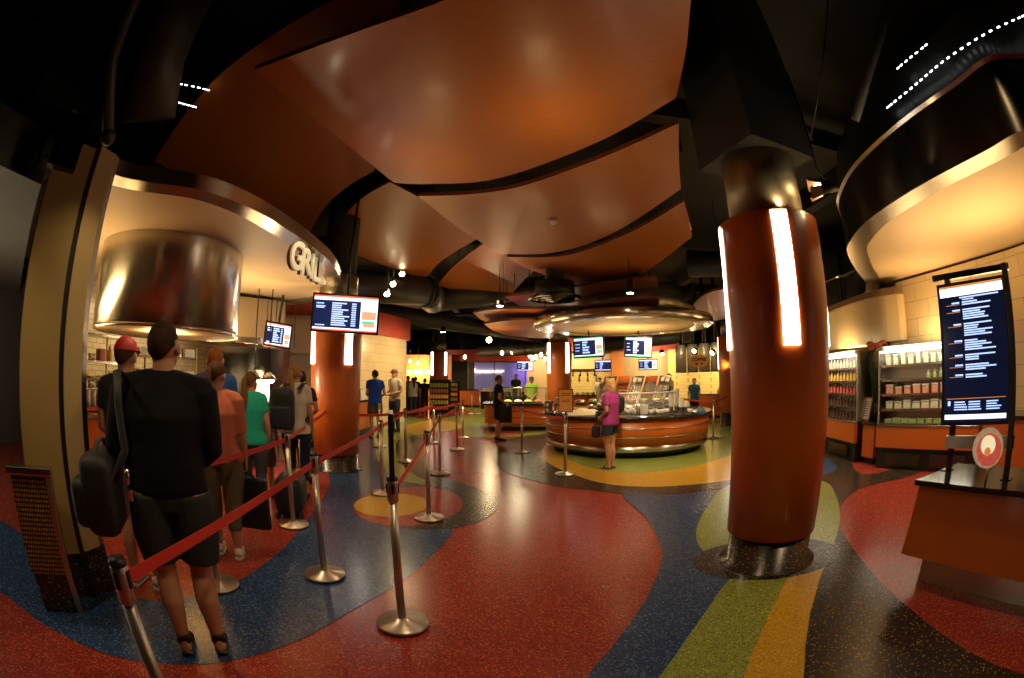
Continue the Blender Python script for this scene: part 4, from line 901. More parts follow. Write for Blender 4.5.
# ---------------- snack racks
def rack(label, u, v, w, h, d_):
    q = Z(u, v); rz = face_cam(q.x, q.y); t = thing('snack_rack', label, 'rack', (q.x, q.y, 0), rz)
    R_ = Matrix.Translation(q) @ Matrix.Rotation(rz, 4, 'Z')
    def bb(c, dd, n, m): s = bmesh.new(); bmesh.ops.create_cube(s, size=1, matrix=R_ @ Matrix.Translation(c) @ Matrix.Diagonal((*dd, 1))); k = MB(); k.merge(s); return k.build(n, m, t)
    bpy.context.view_layer.update()
    bb((0, .2, .06), (w, .4, .11), 'base', 'black'); bb((0, .38, h/2), (w, .03, h), 'back_panel', 'cloud_edge'); bb((0, .2, h-.03), (w, .42, .06), 'header', 'black')
    for k in (-1, 1): bb((k*(w/2-.01), .2, h/2), (.02, .4, h), 'side_panel', 'black')
    for k in range(5): bb((0, .17, .20+k*.25), (w-.03, .32, .015), 'shelf', 'steel')
    cs = ['pan_red', 'pan_yellow', 'signorange', 'pack_r', 'pan_lime']; cn = ['red', 'yellow', 'orange', 'brown', 'lime']
    for k in range(5):
        pr = None
        for i in range(max(3, int(w/.13))):
            c = R_ @ Vector((-w/2+.07+i*(w-.1)/max(3, int(w/.13)), .10, .21+k*.25))
            if pr is None:
                o = MB().box((0, 0, .085), (.10, .05, .17), bev=.02).build('snack_bag', cs[k]); pr = o
            else: o = pr.copy(); C.objects.link(o)
            o.location = c; o.rotation_euler = (0, 0, rz); tag(o, f'{cn[k]} snack bag on the {["lowest","second","middle","fourth","top"][k]} shelf of the {"wide" if w > .6 else "narrow"} snack rack', 'snack', f'{cn[k]} snack bags on the {"wide" if w > .6 else "narrow"} rack')
rack('wide black snack rack with colourful bags in front of the distant column', 440, 414.5, .95, 1.55, 17)
rack('narrow black snack rack standing just behind the wide one', 455, 410, .45, 1.45, 20)

# ---------------- kitchen items, left
t = thing('wire_shelving', 'open steel wire shelving with bottles behind the grill counter', 'shelving', (-6.4, 3.9, 0))
for xx, yy in ((-6.6, 3.2), (-6.1, 3.2), (-6.6, 5.0), (-6.1, 5.0)): MB().tube([(xx, yy, 0.003), (xx, yy, 2.15)], .018, n=8).build('upright', 'chrome', t)
for z in (.4, 1.25, 1.65, 2.05): MB().box((-6.35, 4.1, z), (.55, 1.85, .03)).build('shelf', 'steel', t)
rnd = random.Random(9)
for z in (1.265, 1.665):
    lv = 'lower' if z < 1.5 else 'upper'
    for k in range(8):
        y = 3.3+k*.21; kd = k % 3
        if kd == 0: o = MB().box((-6.2, y, z+.09), (.14, .12, .18), bev=.01).build('food_box', ['white', 'pan_red', 'paper'][k % 3 if z < 1.5 else 1]); tag(o, f'small carton on the {lv} wire shelf behind the grill counter', 'box', f'cartons on the {lv} wire shelf')
        elif kd == 1:
            b = MB(); b.lathe([(.045, 0), (.05, .02), (.05, .15), (.02, .20), (.018, .25)], (-6.2, y, z), n=14); tag(b.build('sauce_bottle', 'bottle_b'), f'amber sauce bottle on the {lv} wire shelf', 'bottle', f'sauce bottles on the {lv} wire shelf')
        else:
            b = MB(); b.lathe([(.06, 0), (.075, .1), (.07, .1), (.05, .01)], (-6.2, y, z), n=16); tag(b.build('steel_bowl', 'chrome'), f'steel bowl on the {lv} wire shelf', 'bowl', f'steel bowls on the {lv} wire shelf')
t = thing('cutlery_bin', 'red and white cutlery bin on the grill counter by the partition', 'bin', (-5.2, 3.4, 1.032))
MB().box((-5.22, 3.55, 1.14), (.28, .45, .21), bev=.01).build('red_box', 'redpaint', t)
for k in range(4): MB().tube([(-5.07, 3.40+.1*k, 1.10), (-5.07, 3.40+.1*k, 1.31)], .035, n=12).build('cup_tube', 'white', t)
t = thing('counter_shelf', 'raised steel serving shelf over the grill counter', 'shelf', (-5.3, 4, 1.032))
for yy in (2.95, 4.1, 5.5): MB().tube([(-5.28+(yy-2.2)*.1, yy, 1.032), (-5.28+(yy-2.2)*.1, yy, 1.42)], .018, n=8).build('post', 'chrome', t)
b = MB(); b.box((-5.03, 4.35, 1.43), (.34, 3.0, 0.03), rz=RD(-5.6)); b.build('shelf_board', 'steel', t)
for k, (yy, m_) in enumerate([(3.0, 'pan_white'), (3.5, 'pan_yellow'), (4.0, 'pack_r'), (4.45, 'pan_white'), (4.95, 'pan_yellow'), (5.4, 'pan_white')]):
    t = thing('serving_plate', 'plate of food on the raised grill serving shelf', 'plate', (-5.04+(yy-4.1)*.098, yy, 1.446), group='plates on the grill serving shelf'); q = Vector((-5.04+(yy-4.1)*.098, yy, 1.446))
    b = MB(); b.lathe([(.06, 0), (.13, .015), (.135, .02), (.06, .008)], q, n=24); b.build('plate_dish', 'white', t); MB().ball(q+Vector((0, 0, .03)), (.07, .07, .035), 12, 8).build('food', m_, t)
# heat lamps
for k, (u, v, d) in enumerate([(255, 380, 7.2), (269, 380, 7.2)]):
    q = D(u, v, d); t = thing('heat_lamp', 'glowing heat lamp over the grill pass', 'lamp', tuple(q), group='heat lamps over the grill pass')
    b = MB(); b.lathe([(.13, 0), (.10, .06), (.04, .12)], q, n=20); b.build('lamp_shade', 'chrome', t); MB().ball(q, (.09, .09, .05), 14, 8).build('bulb', 'lamp', t); MB().tube([q+Vector((0, 0, .1)), q+Vector((0, 0, 1.4))], .01, n=6).build('cord', 'black', t)
light('POINT', D(266, 383, 7.8), 45, (1, .8, .5), .12)
for i, u in enumerate((258, 268, 277, 286, 296)):
    q = D(u, 303+i*1.0, 8.4); o = MB().tube([q+Vector((0, 0, .1)), q-Vector((0, 0, .75))], .008, n=6).build('ceiling_rod', 'black'); tag(o, 'thin black rod hanging from the red grill ceiling', 'rod', 'thin hanging rods below the red grill ceiling')
t = thing('steel_oven', 'grey green steel cooking line beneath the square hood', 'oven', (-5.6, 7.6, 0)); p, q = AZ(-39, 9.1), AZ(-28.5, 9.3); m_ = (p+q)/2
MB().box((m_.x, m_.y, 1.05), ((q-p).length, .3, 2.08), rz=math.atan2((q-p).y, (q-p).x)).build('splashback', 'steel_dark', t); MB().box((m_.x+.1, m_.y-.3, .48), ((q-p).length, .5, .95), rz=math.atan2((q-p).y, (q-p).x)).build('oven_body', 'steel', t)
for k in range(4): c = p.lerp(q, .15+.22*k); MB().tube([(c.x+.1, c.y-.58, .75), (c.x+.1, c.y-.61, .75)], .025, n=12).build('knob', 'black', t)
# deli counter items
for k, (yy, nm, m_, d_) in enumerate([(11.3, 'white printer block at the near end of the deli counter', 'white', (.25, .22, .2)), (11.8, 'black till in the middle of the deli counter', 'black', (.25, .28, .28)), (12.4, 'white container beyond the till on the deli counter', 'white', (.25, .35, .3))]):
    boxthing('counter_box', nm, 'box', (-4.35+.0, yy, .952), d_, m_, lid='steel')
# far counter goods
rnd = random.Random(12)
def goods(x0, x1, y, z, n, grp, lb):
    cs = ['white', 'pan_yellow', 'pan_white', 'bottle_c', 'bottle_b', 'steel']
    for i in range(n):
        x = x0+(x1-x0)*(i+.5)/n; k = rnd.randrange(3); m_ = rnd.choice(cs)
        b = MB()
        if k == 0: b.box((x, y, z+.09), (.16, .16, .18), bev=.01)
        elif k == 1: b.lathe([(.07, 0), (.08, .12), (.03, .2), (.03, .26)], (x, y, z), n=12)
        else: b.lathe([(.06, 0), (.12, .07), (.001, .12)], (x, y, z), n=14)
        nm = ['counter_box', 'bottle', 'food_bowl'][k]; cl = {'white': 'white', 'pan_yellow': 'yellow', 'pan_white': 'pale', 'bottle_c': 'red', 'bottle_b': 'amber', 'steel': 'steel'}[m_]
        o = b.build(nm, m_); tag(o, f'{cl} {["box", "bottle", "bowl"][k]} on the {lb}', ['box', 'bottle', 'bowl'][k], f'{cl} {["boxes", "bottles", "bowls"][k]} on the {lb}')
goods(-6.9, -4.3, 21.4, 1.0, 14, '', 'distant bakery counter'); goods(-1.5, .8, 24.1, .98, 10, '', 'grey steel counter'); goods(2.2, 4.5, 19.3, .9, 10, '', 'red brown kitchen counter'); goods(7.3, 8.7, 15.3, .92, 3, '', 'coffee corner counter')
# bakery wall lamps, neon script
for k, u in enumerate((403, 411, 415, 424)):
    q = D(u, 371, 26); t = thing('wall_sconce', 'glowing sconce on the orange bakery wall', 'light', (q.x, 26.9, q.z), group='sconces on the orange bakery wall'); MB().ball((q.x, 26.85, q.z), (.14, .10, .12), 12, 8).build('shade', 'lamp_soft', t); MB().box((q.x, 26.92, q.z+.12), (.1, .06, .06)).build('bracket', 'black', t); light('POINT', (q.x, 26.5, q.z-.1), 60, (1, .6, .25), .1)
q = D(485, 371, 33.5); t = thing('neon_sign', 'glowing cream script sign on the purple wall', 'sign', (q.x, q.y, q.z)); t.location = (q.x-.6, 35.8, q.z)
pts = [(q.x-1.2+.12*i, 35.85, q.z+.05*sin(i*1.9)+(.15 if i in (1, 2) else 0)) for i in range(22)]
MB().tube(catmull(pts, 4, closed=False), .05, n=8).build('neon_tube', 'neon', t); MB().tube([(pts[0][0], 35.88, q.z-.2), (pts[-1][0], 35.88, q.z-.1)], .02, n=6).build('support_rail', 'steel', t)
b = MB(); b.box((-2.9, 30, 1.6), (.05, .05, 2.6)); 
b.bm.free()
t = thing('glass_partition', 'tall glass screen with pale posts before the purple wall', 'glass screen', (-1, 31, 0))
for xx in (-3.0, -1.2, .9): MB().box((xx, 31, 1.4), (.07, .07, 2.8)).build('post', 'cream', t)
MB().box((-1.05, 31, 2.75), (4.0, .1, .12)).build('head_rail', 'cream', t); b = MB(); b.face([(-3, 31, .05), (.9, 31, .05), (.9, 31, 2.7), (-3, 31, 2.7)]); b.build('glass_pane', 'glass', t)
b = MB(); b.lathe([(.001, .0), (1.2, .0), (1.25, .12)], (-1.8, 29, 2.9), n=30); o = b.build('ceiling_disc', 'cream'); tag(o, 'pale round ceiling disc before the purple wall', 'ceiling disc')
# utensils on kitchen header wall
for k in range(4): q = Vector((2.9+.35*k, 21.5, 1.98)); o = MB().tube([q, q-Vector((0, 0, .28))], [.02, .05], n=8).build('hanging_ladle', 'black'); tag(o, 'dark ladle hanging under the far kitchen header', 'ladle', 'ladles under the far kitchen header')

# partition guard (steel frame, mosaic)
pa, pb = AZ(-67.6, 3.16), AZ(-62.0, 3.08); dv = (pb-pa); L = dv.length; rz = math.atan2(dv.y, dv.x); m_ = (pa+pb)/2
t = thing('mosaic_guard', 'steel framed brown mosaic guard panel at the foot of the partition', 'guard panel', (m_.x, m_.y, 0))
MB().box((m_.x, m_.y, .60), (L, .05, .64), rz=rz).build('mosaic_panel', 'mosaic', t)
MB().box((m_.x, m_.y, .945), (L+.06, .10, .05), rz=rz, bev=.012).build('top_cap', 'chrome', t)
MB().box((pb.x, pb.y, .46), (.05, .09, .92), rz=rz, bev=.008).build('steel_leg', 'steel', t)
MB().box((m_.x, m_.y, .14), (L-.03, .06, .27), rz=rz).build('stone_base', 't_black', t)

# service line: pans and tubs on the raised centre of the island
rnd = random.Random(21)
for k, az_ in enumerate([8.6, 10.2, 11.8, 13.4, 15.0, 16.6, 18.2, 19.8]):
    q = AZ(az_, 10.35+.12*(k % 2)); q.z = 1.003; m_ = ['pan_red', 'pan_green', 'pan_yellow', 'pan_white'][k % 4]; nm = ['red', 'green', 'yellow', 'pale'][k % 4]
    t = thing('food_tub', f'steel tub of {nm} food on the coffee island, {["first","second","third","fourth","fifth","sixth","seventh","eighth"][k]} from the cloth tray', 'food tub', tuple(q), group='food tubs on the coffee island')
    b = MB(); b.lathe([(.10, 0), (.12, .10), (.11, .10), (.10, .07)], q, n=20); b.build('steel_tub', 'steel', t); MB().ball(q+Vector((0, 0, .085)), (.10, .10, .045), 14, 8).build('food', m_, t)
# back shelf with pots and bottles under the round hood
a_, c_ = AZ(-51, 8.6), AZ(-40.5, 8.7); dv = c_-a_; rz = math.atan2(dv.y, dv.x); m_ = (a_+c_)/2
t = thing('pot_shelf', 'long two level steel pot shelf behind the grill', 'shelf', (m_.x, m_.y, 0))
for z in (.95, 1.42, 1.80): MB().box((m_.x, m_.y, z), (dv.length, .34, .03), rz=rz).build('shelf_board', 'steel', t)
for f in (0, .33, .66, 1):
    p = a_.lerp(c_, f); MB().tube([(p.x, p.y, .003), (p.x, p.y, 2.0)], .018, n=8).build('upright', 'chrome', t)
for z, lv in ((.966, 'lowest'), (1.436, 'middle'), (1.816, 'top')):
    for k in range(7):
        p = a_.lerp(c_, .06+.14*k); kd = (k*2+int(z*10)) % 4
        if kd == 0: b = MB(); b.lathe([(.09, 0), (.10, .02), (.10, .15), (.09, .15), (.085, .02)], (p.x, p.y, z), n=18); o, nm = b.build('cooking_pot', 'steel'), 'steel pot'
        elif kd == 1: b = MB(); b.lathe([(.04, 0), (.045, .02), (.045, .14), (.018, .20), (.018, .24)], (p.x, p.y, z), n=14); o, nm = b.build('sauce_bottle', 'bottle_c'), 'red sauce bottle'
        elif kd == 2: o, nm = MB().box((p.x, p.y, z+.08), (.2, .2, .16), rz=rz, bev=.01).build('food_carton', 'white'), 'white carton'
        else: b = MB(); b.lathe([(.06, 0), (.12, .06), (.115, .06), (.05, .01)], (p.x, p.y, z), n=18); o, nm = b.build('mixing_bowl', 'chrome'), 'shiny bowl'
        tag(o, f'{nm} on the {lv} board of the pot shelf behind the grill', nm.split()[-1], f'{nm}s on the {lv} board of the pot shelf')
# ================================================================== STANCHIONS AND BELTS
def make_post():
    t = thing('stanchion', '', 'stanchion'); t['group'] = 'steel queue posts'
    def bl(mb, n, m): o = mb.build(n, m); o.parent = t
    bl(MB().lathe([(.001, .0), (.168, .0), (.172, .008), (.165, .022), (.06, .034), (.05, .05), (.001, .05)], n=48), 'base_plate', 'post')
    bl(MB().lathe([(.026, .04), (.026, .86)], n=24), 'pole', 'post')
    bl(MB().lathe([(.026, .855), (.033, .86), (.033, .985), (.030, .99)], n=24), 'belt_head', 'post')
    bl(MB().lathe([(.034, .99), (.036, 1.0), (.030, 1.015), (.001, 1.018)], n=24), 'top_cap', 'black')
    for k in range(4): bl(MB().box((.031*cos(k*pi/2), .031*sin(k*pi/2), .945), (.014, .02, .06), rz=k*pi/2), 'belt_slot', 'black')
    return t
SP = {}
proto = make_post(); first = True
spec = [('s0', None, 'steel queue post cut by the frame, beside the man in black'), ('s1', (403, 625), 'steel queue post carrying an edge-on sign frame, in the middle of the walkway'),
 ('s2', (325, 576), 'steel queue post on the blue floor band holding the long belt'), ('s3', (219, 586), 'steel queue post between the man in black and the salmon shirted woman'),
 ('s4', (294, 526), 'steel queue post beside the woman with the backpack'), ('s5', (383, 494), 'steel queue post standing on the yellow floor circle'), ('s6', (429, 519), 'steel queue post on the red ring around the yellow circle'),
 ('s7', (440, 474), 'steel queue post on the black curve just past the floor circle'), ('s8', (406, 462), 'steel queue post on the green floor curve'), ('s9', (434, 443), 'steel queue post directly before the wide snack rack'),
 ('s10', (457, 450), 'steel queue post on red floor, third from the snack rack'), ('s11', (463, 438), 'steel queue post at the end of the far belt row'), ('s12', (380, 447), 'steel queue post beside the blue shirted man'),
 ('s13', (522, 453), 'bare steel queue post just beside the boy in black'), ('s14', (565, 475), 'steel queue post with an orange notice before the coffee island'), ('s15', (713, 439), 'steel queue post past the coffee island, near the far column'),
 ('s16', (472, 414), 'thin distant queue post before the brown counter'), ('s17', (480, 414), 'thin distant queue post before the grey counter')]
for k, px, lb in spec:
    if px is None:
        a = AZ(-54.3, 1.44); loc = Vector((a.x, a.y, 0))
    else: loc = Z(*px)
    loc.z = .0105 if False else .012
    o = proto if first else dup(proto); first = False; o.location = loc; o.rotation_euler = (0, 0, RD(20)); o['label'] = lb; SP[k] = loc
def belt(a, c, label, za=.945, zc=.945, sag=.015):
    A = SP[a].copy() if isinstance(a, str) else Vector(a); B = SP[c].copy() if isinstance(c, str) else Vector(c); A.z = za; B.z = zc
    d = (B-A).normalized(); A = A+d*(.04 if isinstance(a, str) else 0); B = B-d*(.04 if isinstance(c, str) else 0); n = 16
    lo, hi, lo2, hi2 = [], [], [], []; off = Vector((-d.y, d.x, 0))*.0012
    for i in range(n+1):
        s = i/n; p = A.lerp(B, s)-Vector((0, 0, sag*4*s*(1-s)))
        lo.append(p-Vector((0, 0, .024))-off); hi.append(p+Vector((0, 0, .024))-off); lo2.append(p-Vector((0, 0, .024))+off); hi2.append(p+Vector((0, 0, .024))+off)
    b = MB(); b.strip(lo+[lo2[-1]]+lo2[::-1]+[lo[0]], hi+[hi2[-1]]+hi2[::-1]+[hi[0]], smooth=False); b.strip(hi, hi2); b.strip(lo2, lo)
    t = thing('belt_barrier', label, 'belt', tuple((A+B)/2)); b.build('webbing', 'belt', t); MB().box(B, (.03, .014, .06), rz=math.atan2(d.y, d.x)).build('belt_clip', 'black', t)
hookL = AZ(-22.3+2.55, 7.6); hookL.z = .98; hookA = AZ(-23.6, 7.53)
belt('s0', 's2', 'long red belt across the front of the queue'); belt('s2', 's5', 'red belt between the blue band post and the yellow circle post'); belt('s5', 's8', 'red belt between the yellow circle post and the green curve post')
belt('s3', 's4', 'red belt in front of the salmon shirted woman'); belt('s4', tuple(hookA+Vector((0, 0, 0))), 'red belt from the backpack woman to the orange column', zc=1.02)
belt('s1', 's6', 'red belt between the walkway post and the floor circle post', za=.93); belt('s6', 's7', 'red belt running over the floor circle edge'); belt('s7', 's10', 'red belt receding over the red floor')
belt('s8', 's9', 'red belt toward the snack rack post'); belt('s8', 's11', 'far red belt passing before the snack rack'); belt(tuple(AZ(-19.3, 7.9)), 's8', 'red belt from the orange column past the blue shirted man')
belt('s13', 's14', 'red belt drooping before the salad counter', sag=.03); belt(tuple(Vector((.12, 13.74, 0))), 's13', 'short red belt joining the salad counter', za=.74)
belt('s15', tuple(AZ(27.3, 14.5)), 'red belt ending at the far column'); belt(tuple(AZ(21.5, 13.6)), 's15', 'red belt beyond the coffee island', za=.95)
# sign frames
q = SP['s1']; t = thing('notice_sign', 'dark sign frame seen edge-on atop the walkway queue post', 'sign', (q.x, q.y, 1.03)); rz = math.atan2(q.y, q.x)
MB().box((q.x, q.y, 1.225), (.30, .028, .36), rz=rz, bev=.003).build('frame', 'black', t); MB().box((q.x, q.y, 1.225), (.27, .031, .33), rz=rz).build('sheet', 'steel_dark', t); MB().tube([(q.x, q.y, 1.031), (q.x, q.y, 1.06)], .018, n=12).build('socket', 'black', t)
q = SP['s14']; rz = face_cam(q.x, q.y); t = thing('notice_sign', 'orange notice in a steel frame atop the queue post at the coffee island', 'sign', (q.x, q.y, 1.03)); f = Vector((sin(rz), -cos(rz), 0)); s_ = Vector((cos(rz), sin(rz), 0))
MB().box((q.x, q.y, 1.24), (.24, .02, .38), rz=rz, bev=.004).build('frame', 'steel', t); MB().box(Vector((q.x, q.y, 1.24))+f*.012, (.21, .004, .35), rz=rz).build('orange_sheet', 'signorange', t); MB().tube([(q.x, q.y, 1.031), (q.x, q.y, 1.06)], .016, n=12).build('socket', 'black', t)
for k, (w_, z_) in enumerate([(.15, 1.36), (.17, 1.33), (.12, 1.25), (.13, 1.225)]): MB().box(Vector((q.x, q.y, z_))+f*.015, (w_, .002, .012), rz=rz).build('printed_line', 'redpaint', t)
c = Vector((q.x, q.y, 1.14))+f*.015; MB().tube([c, c+f*.002], .035, n=20).build('printed_roundel', 'white', t)
# ================================================================== PEOPLE
def remesh(mb, vox, name, m, parent, smooth=3, keep=None):
    o = mb.build(name+'_src', m); md = o.modifiers.new('r', 'REMESH'); md.mode = 'VOXEL'; md.voxel_size = vox
    sm = o.modifiers.new('s', 'SMOOTH'); sm.iterations = smooth; sm.factor = .5
    dg = bpy.context.evaluated_depsgraph_get(); me = bpy.data.meshes.new_from_object(o.evaluated_get(dg)); bpy.data.objects.remove(o)
    for p in me.polygons: p.use_smooth = True
    me.materials.clear(); me.materials.append(M[m] if isinstance(m, str) else m)
    r = bpy.data.objects.new(name, me); C.objects.link(r)
    if parent is not None: r.parent = parent
    return r
def lerp3(a, b, t): return Vector(a).lerp(Vector(b), t)
def hand(mb, wr, dr, out, k, curl=.5, r=.0088):
    """palm and five fingers from the wrist; dr: forearm direction, out: away from the body (back of the hand)"""
    dr = Vector(dr).normalized(); out = (Vector(out)-dr*Vector(out).dot(dr)).normalized(); lat = dr.cross(out).normalized()
    if lat.y < 0: lat = -lat                              # thumb side points forward
    pe = wr+dr*.085*k
    mb.tube([wr-dr*.02*k, wr+dr*.02*k, wr+dr*.06*k, pe], [(.024*k, .020*k), (.034*k, .016*k), (.040*k, .015*k), (.038*k, .012*k)], n=12, side=lat)
    inn = -out
    for i, (o_, L) in enumerate([(.030, .066), (.010, .075), (-.010, .070), (-.029, .055)]):
        a = wr+dr*.075*k+lat*o_*k; d1 = (dr+inn*curl*.35).normalized(); d2 = (dr+inn*curl*1.3).normalized(); d3 = (dr*.6+inn*curl*2.2).normalized()
        p1 = a+d1*L*.5*k; p2 = p1+d2*L*.32*k; p3 = p2+d3*L*.26*k
        mb.tube([a, p1, p2, p3], [r*k, r*.95*k, r*.85*k, r*.7*k], n=8)
    a = wr+dr*.025*k+lat*.028*k; p1 = a+(dr*.6+lat*.8).normalized()*.035*k; p2 = p1+(dr+lat*.25+inn*.3).normalized()*.032*k; mb.tube([a-lat*.01*k, p1, p2], [r*1.3*k, r*1.1*k, r*.8*k], n=8)
def person(x, y, rz, h, label, top, top_col, bot, bot_col, hair='short', hair_col=(.06, .03, .015), shoes='shoe', shoe_col=(.02, .02, .02), arms='down', fem=False, head=(0, 0), vox=.012, stance=.10, cap=None, wide=1.0, sleeve=.55, skin='skin', group=None, step=.0, hem=.86, apron=False, seedc=''):
    k = h/1.75; t = thing('person', label, 'person', group=group); V = lambda a, b, c: Vector((a*k, b*k, c*k))
    far = vox > .016
    sw = (.165 if fem else .19)*wide; hw = (.178 if fem else .162)*wide
    cm = lambda nm, c, r=.75: mat(f'cloth_{c[0]:.3f}_{c[1]:.3f}_{c[2]:.3f}', c, r, var=.10, scale=14, bump=.3, spec=.18)
    # joints
    hipx = .088*wide
    F = [(-stance, step), (stance, -step)]
    legs = []
    for s, (fx, fy) in zip((-1, 1), F):
        legs.append([V(s*hipx, 0, .93), V(s*hipx*1.02+fx*.15, .012+fy*.2, .72), V((s*hipx+fx)/2, .02+fy*.5, .49), V(fx*.98, -.012+fy*.85, .33), V(fx, -.02+fy, .085)])
    A = {'down': ((.055, -.02, -.30), (.07, .06, -.545)), 'fwd': ((.05, -.03, -.29), (-.03, .20, -.33)), 'bent': ((.07, -.05, -.28), (-.05, .16, -.42)), 'reach': ((.06, .14, -.22), (.0, .40, -.22)),
         'up': ((.06, .12, -.22), (-.06, .20, -.02)), 'hip': ((.12, -.06, -.27), (.0, .06, -.42)), 'front': ((.05, .0, -.29), (-.10, .17, -.42))}
    am = arms if isinstance(arms, tuple) else (arms, arms)
    ARM = []
    for s, a in zip((-1, 1), am):
        e, w_ = A[a]; sh = V(s*(sw-.012), -.005, 1.425); ARM.append((s, sh, sh+V(s*e[0], e[1], e[2]), sh+V(s*w_[0], w_[1], w_[2])))
    hc = V(0, .014+.03*abs(sin(head[1])), 1.622)
    HR_ = Matrix.Translation(hc) @ Matrix.Rotation(head[0], 4, 'Z') @ Matrix.Rotation(-head[1], 4, 'X')
    # body
    b = MB(); T = lambda rr: [(r[0]*k, r[1]*k) for r in rr]
    wz = .128 if fem else .148
    b.tube([V(0, -.005, .84), V(0, -.008, .93), V(0, -.002, 1.05), V(0, .002, 1.17), V(0, .004, 1.30), V(0, -.004, 1.40), V(0, -.01, 1.46), V(0, -.006, 1.50)],
           T([(hw*.70, .085), (hw, .118), (wz*wide*1.02, .10*wide), (.148*wide, .108*wide), (.168*wide, .118*wide), (sw*.92, .10), (.115, .075), (.062, .060)]), n=24, side=(1, 0, 0))
    b.tube([V(0, -.008, 1.45), V(0, .0, 1.54), hc+V(0, .0, -.05)], T([(.066, .066), (.059, .060), (.062, .066)]), n=16, side=(1, 0, 0))
    if fem: [b.ball(V(s*.075, .085, 1.27), (.068*k, .055*k, .065*k), 14, 10) for s in (-1, 1)]
    hd = lambda p, r, n=16, m=12: b.ball(HR_ @ (Vector(p)*k), tuple(q*k for q in r), n, m, rot=Matrix.Rotation(head[0], 4, 'Z') @ Matrix.Rotation(-head[1], 4, 'X'))
    hd((0, -.008, .020), (.082, .100, .104), 20, 14); hd((0, .024, -.048), (.062, .072, .066)); hd((0, .052, -.085), (.026, .026, .022))
    hd((0, .100, -.022), (.013, .017, .014)); hd((0, .094, .0), (.009, .012, .026)); hd((0, .088, -.060), (.024, .012, .010)); hd((0, .080, .028), (.05, .014, .012))
    for s in (-1, 1): hd((s*.092, -.006, -.008), (.012, .022, .034))
    for s, sh, el, wr in ARM:
        b.ball(sh, .060*k, 14, 10); md = (sh+el)/2
        b.tube([sh, md, el, el.lerp(wr, .3), wr], [.056*k*wide, .047*k*wide, .038*k, .039*k, .025*k], n=14)
        hand(b, wr, wr-el, (s, 0, 0) if abs((wr-el).normalized().z) > .5 else (0, 0, 1), k, curl=.7)
    for i, L in enumerate(legs):
        b.ball(L[0], .093*k*wide, 14, 10)
        b.tube(L, [.094*k*wide, .083*k*wide, .056*k*wide, .057*k*wide, .035*k], n=16)
        a = L[-1]; b.tube([a+V(0, -.045, -.045), a+V(0, .02, -.050), a+V(0, .10, -.060), a+V(0, .165, -.068)], T([(.032, .034), (.036, .034), (.044, .022), (.034, .013)]), n=14, side=(1, 0, 0))
        b.ball(a+V(0, 0, -.02), .036*k, 12, 8)
    remesh(b, vox if not far else vox*.9, 'body', skin, t, 2)
    # eyes and mouth
    def hball(p, r, nm, m): q = MB(); q.ball(HR_ @ (Vector(p)*k), tuple(c*k for c in r), 10, 8); o = q.build(nm, m); o.parent = t; return o
    for s in (-1, 1): hball((s*.030, .083, .006), (.0125, .010, .009), 'eye', 'eyewhite'); hball((s*.030, .0915, .006), (.006, .004, .006), 'iris', 'iris')
    hball((0, .0975, -.058), (.020, .006, .006), 'lips', 'lip')
    # hair
    hm = mat(f'hair_{hair_col[0]:.3f}_{hair_col[1]:.3f}', hair_col, .75, var=.45, scale=60, stretch=(1, 1, .25), bump=.6, spec=.25)
    hb = MB(); tmp = bmesh.new(); bmesh.ops.create_uvsphere(tmp, u_segments=72, v_segments=56, radius=1, matrix=Matrix.Diagonal((.086*k, .103*k, .107*k, 1) if hair == 'buzz' else (.090*k, .108*k, .111*k, 1)))
    low = {'short': -.055, 'pony': -.05, 'bob': -.03, 'buzz': -.045}[hair]
    dele = [v for v in tmp.verts if (v.co.y > .030*k and v.co.z < .050*k+.0) or v.co.z < (low-.025+.065*min(1, abs(v.co.x)/(.088*k))**2)*k or (v.co.z < .012*k and v.co.y > -.012*k and hair in ('short', 'buzz'))]
    bmesh.ops.delete(tmp, geom=dele, context='VERTS')
    bmesh.ops.transform(tmp, matrix=HR_ @ Matrix.Translation((0, -.008*k, .024*k)), verts=tmp.verts[:]); hb.merge(tmp)
    for f in hb.bm.faces: f.smooth = True
    o = hb.build('hair', hm); o.parent = t; sd = o.modifiers.new('s', 'SOLIDIFY'); sd.thickness = (.004 if hair == 'buzz' else .012)*k; sd.offset = -1
    H_ = lambda *p: HR_ @ (Vector(p)*k)
    if hair == 'pony':
        q = MB(); q.tube([H_(0, -.102, .055), H_(0, -.145, .035), H_(0, -.160, -.05), H_(.01, -.168, -.16), H_(.005, -.172, -.28), H_(0, -.165, -.39)], [.022*k, .034*k, .042*k, .045*k, .036*k, .010*k], n=14); o = q.build('ponytail', hm); o.parent = t
        q = MB(); q.tube([H_(0, -.100, .053), H_(0, -.116, .045)], [.027*k]*2, n=14); o = q.build('hair_tie', 'black'); o.parent = t
    if hair == 'bob':
        q = MB()
        q.tube([H_(0, -.03, .04), H_(0, -.045, -.04), H_(0, -.045, -.11), H_(0, -.04, -.145)], [(.088*k, .075*k), (.098*k, .075*k), (.095*k, .068*k), (.07*k, .05*k)], n=20, side=(cos(head[0]), sin(head[0]), 0)); o = q.build('long_hair', hm); o.parent = t
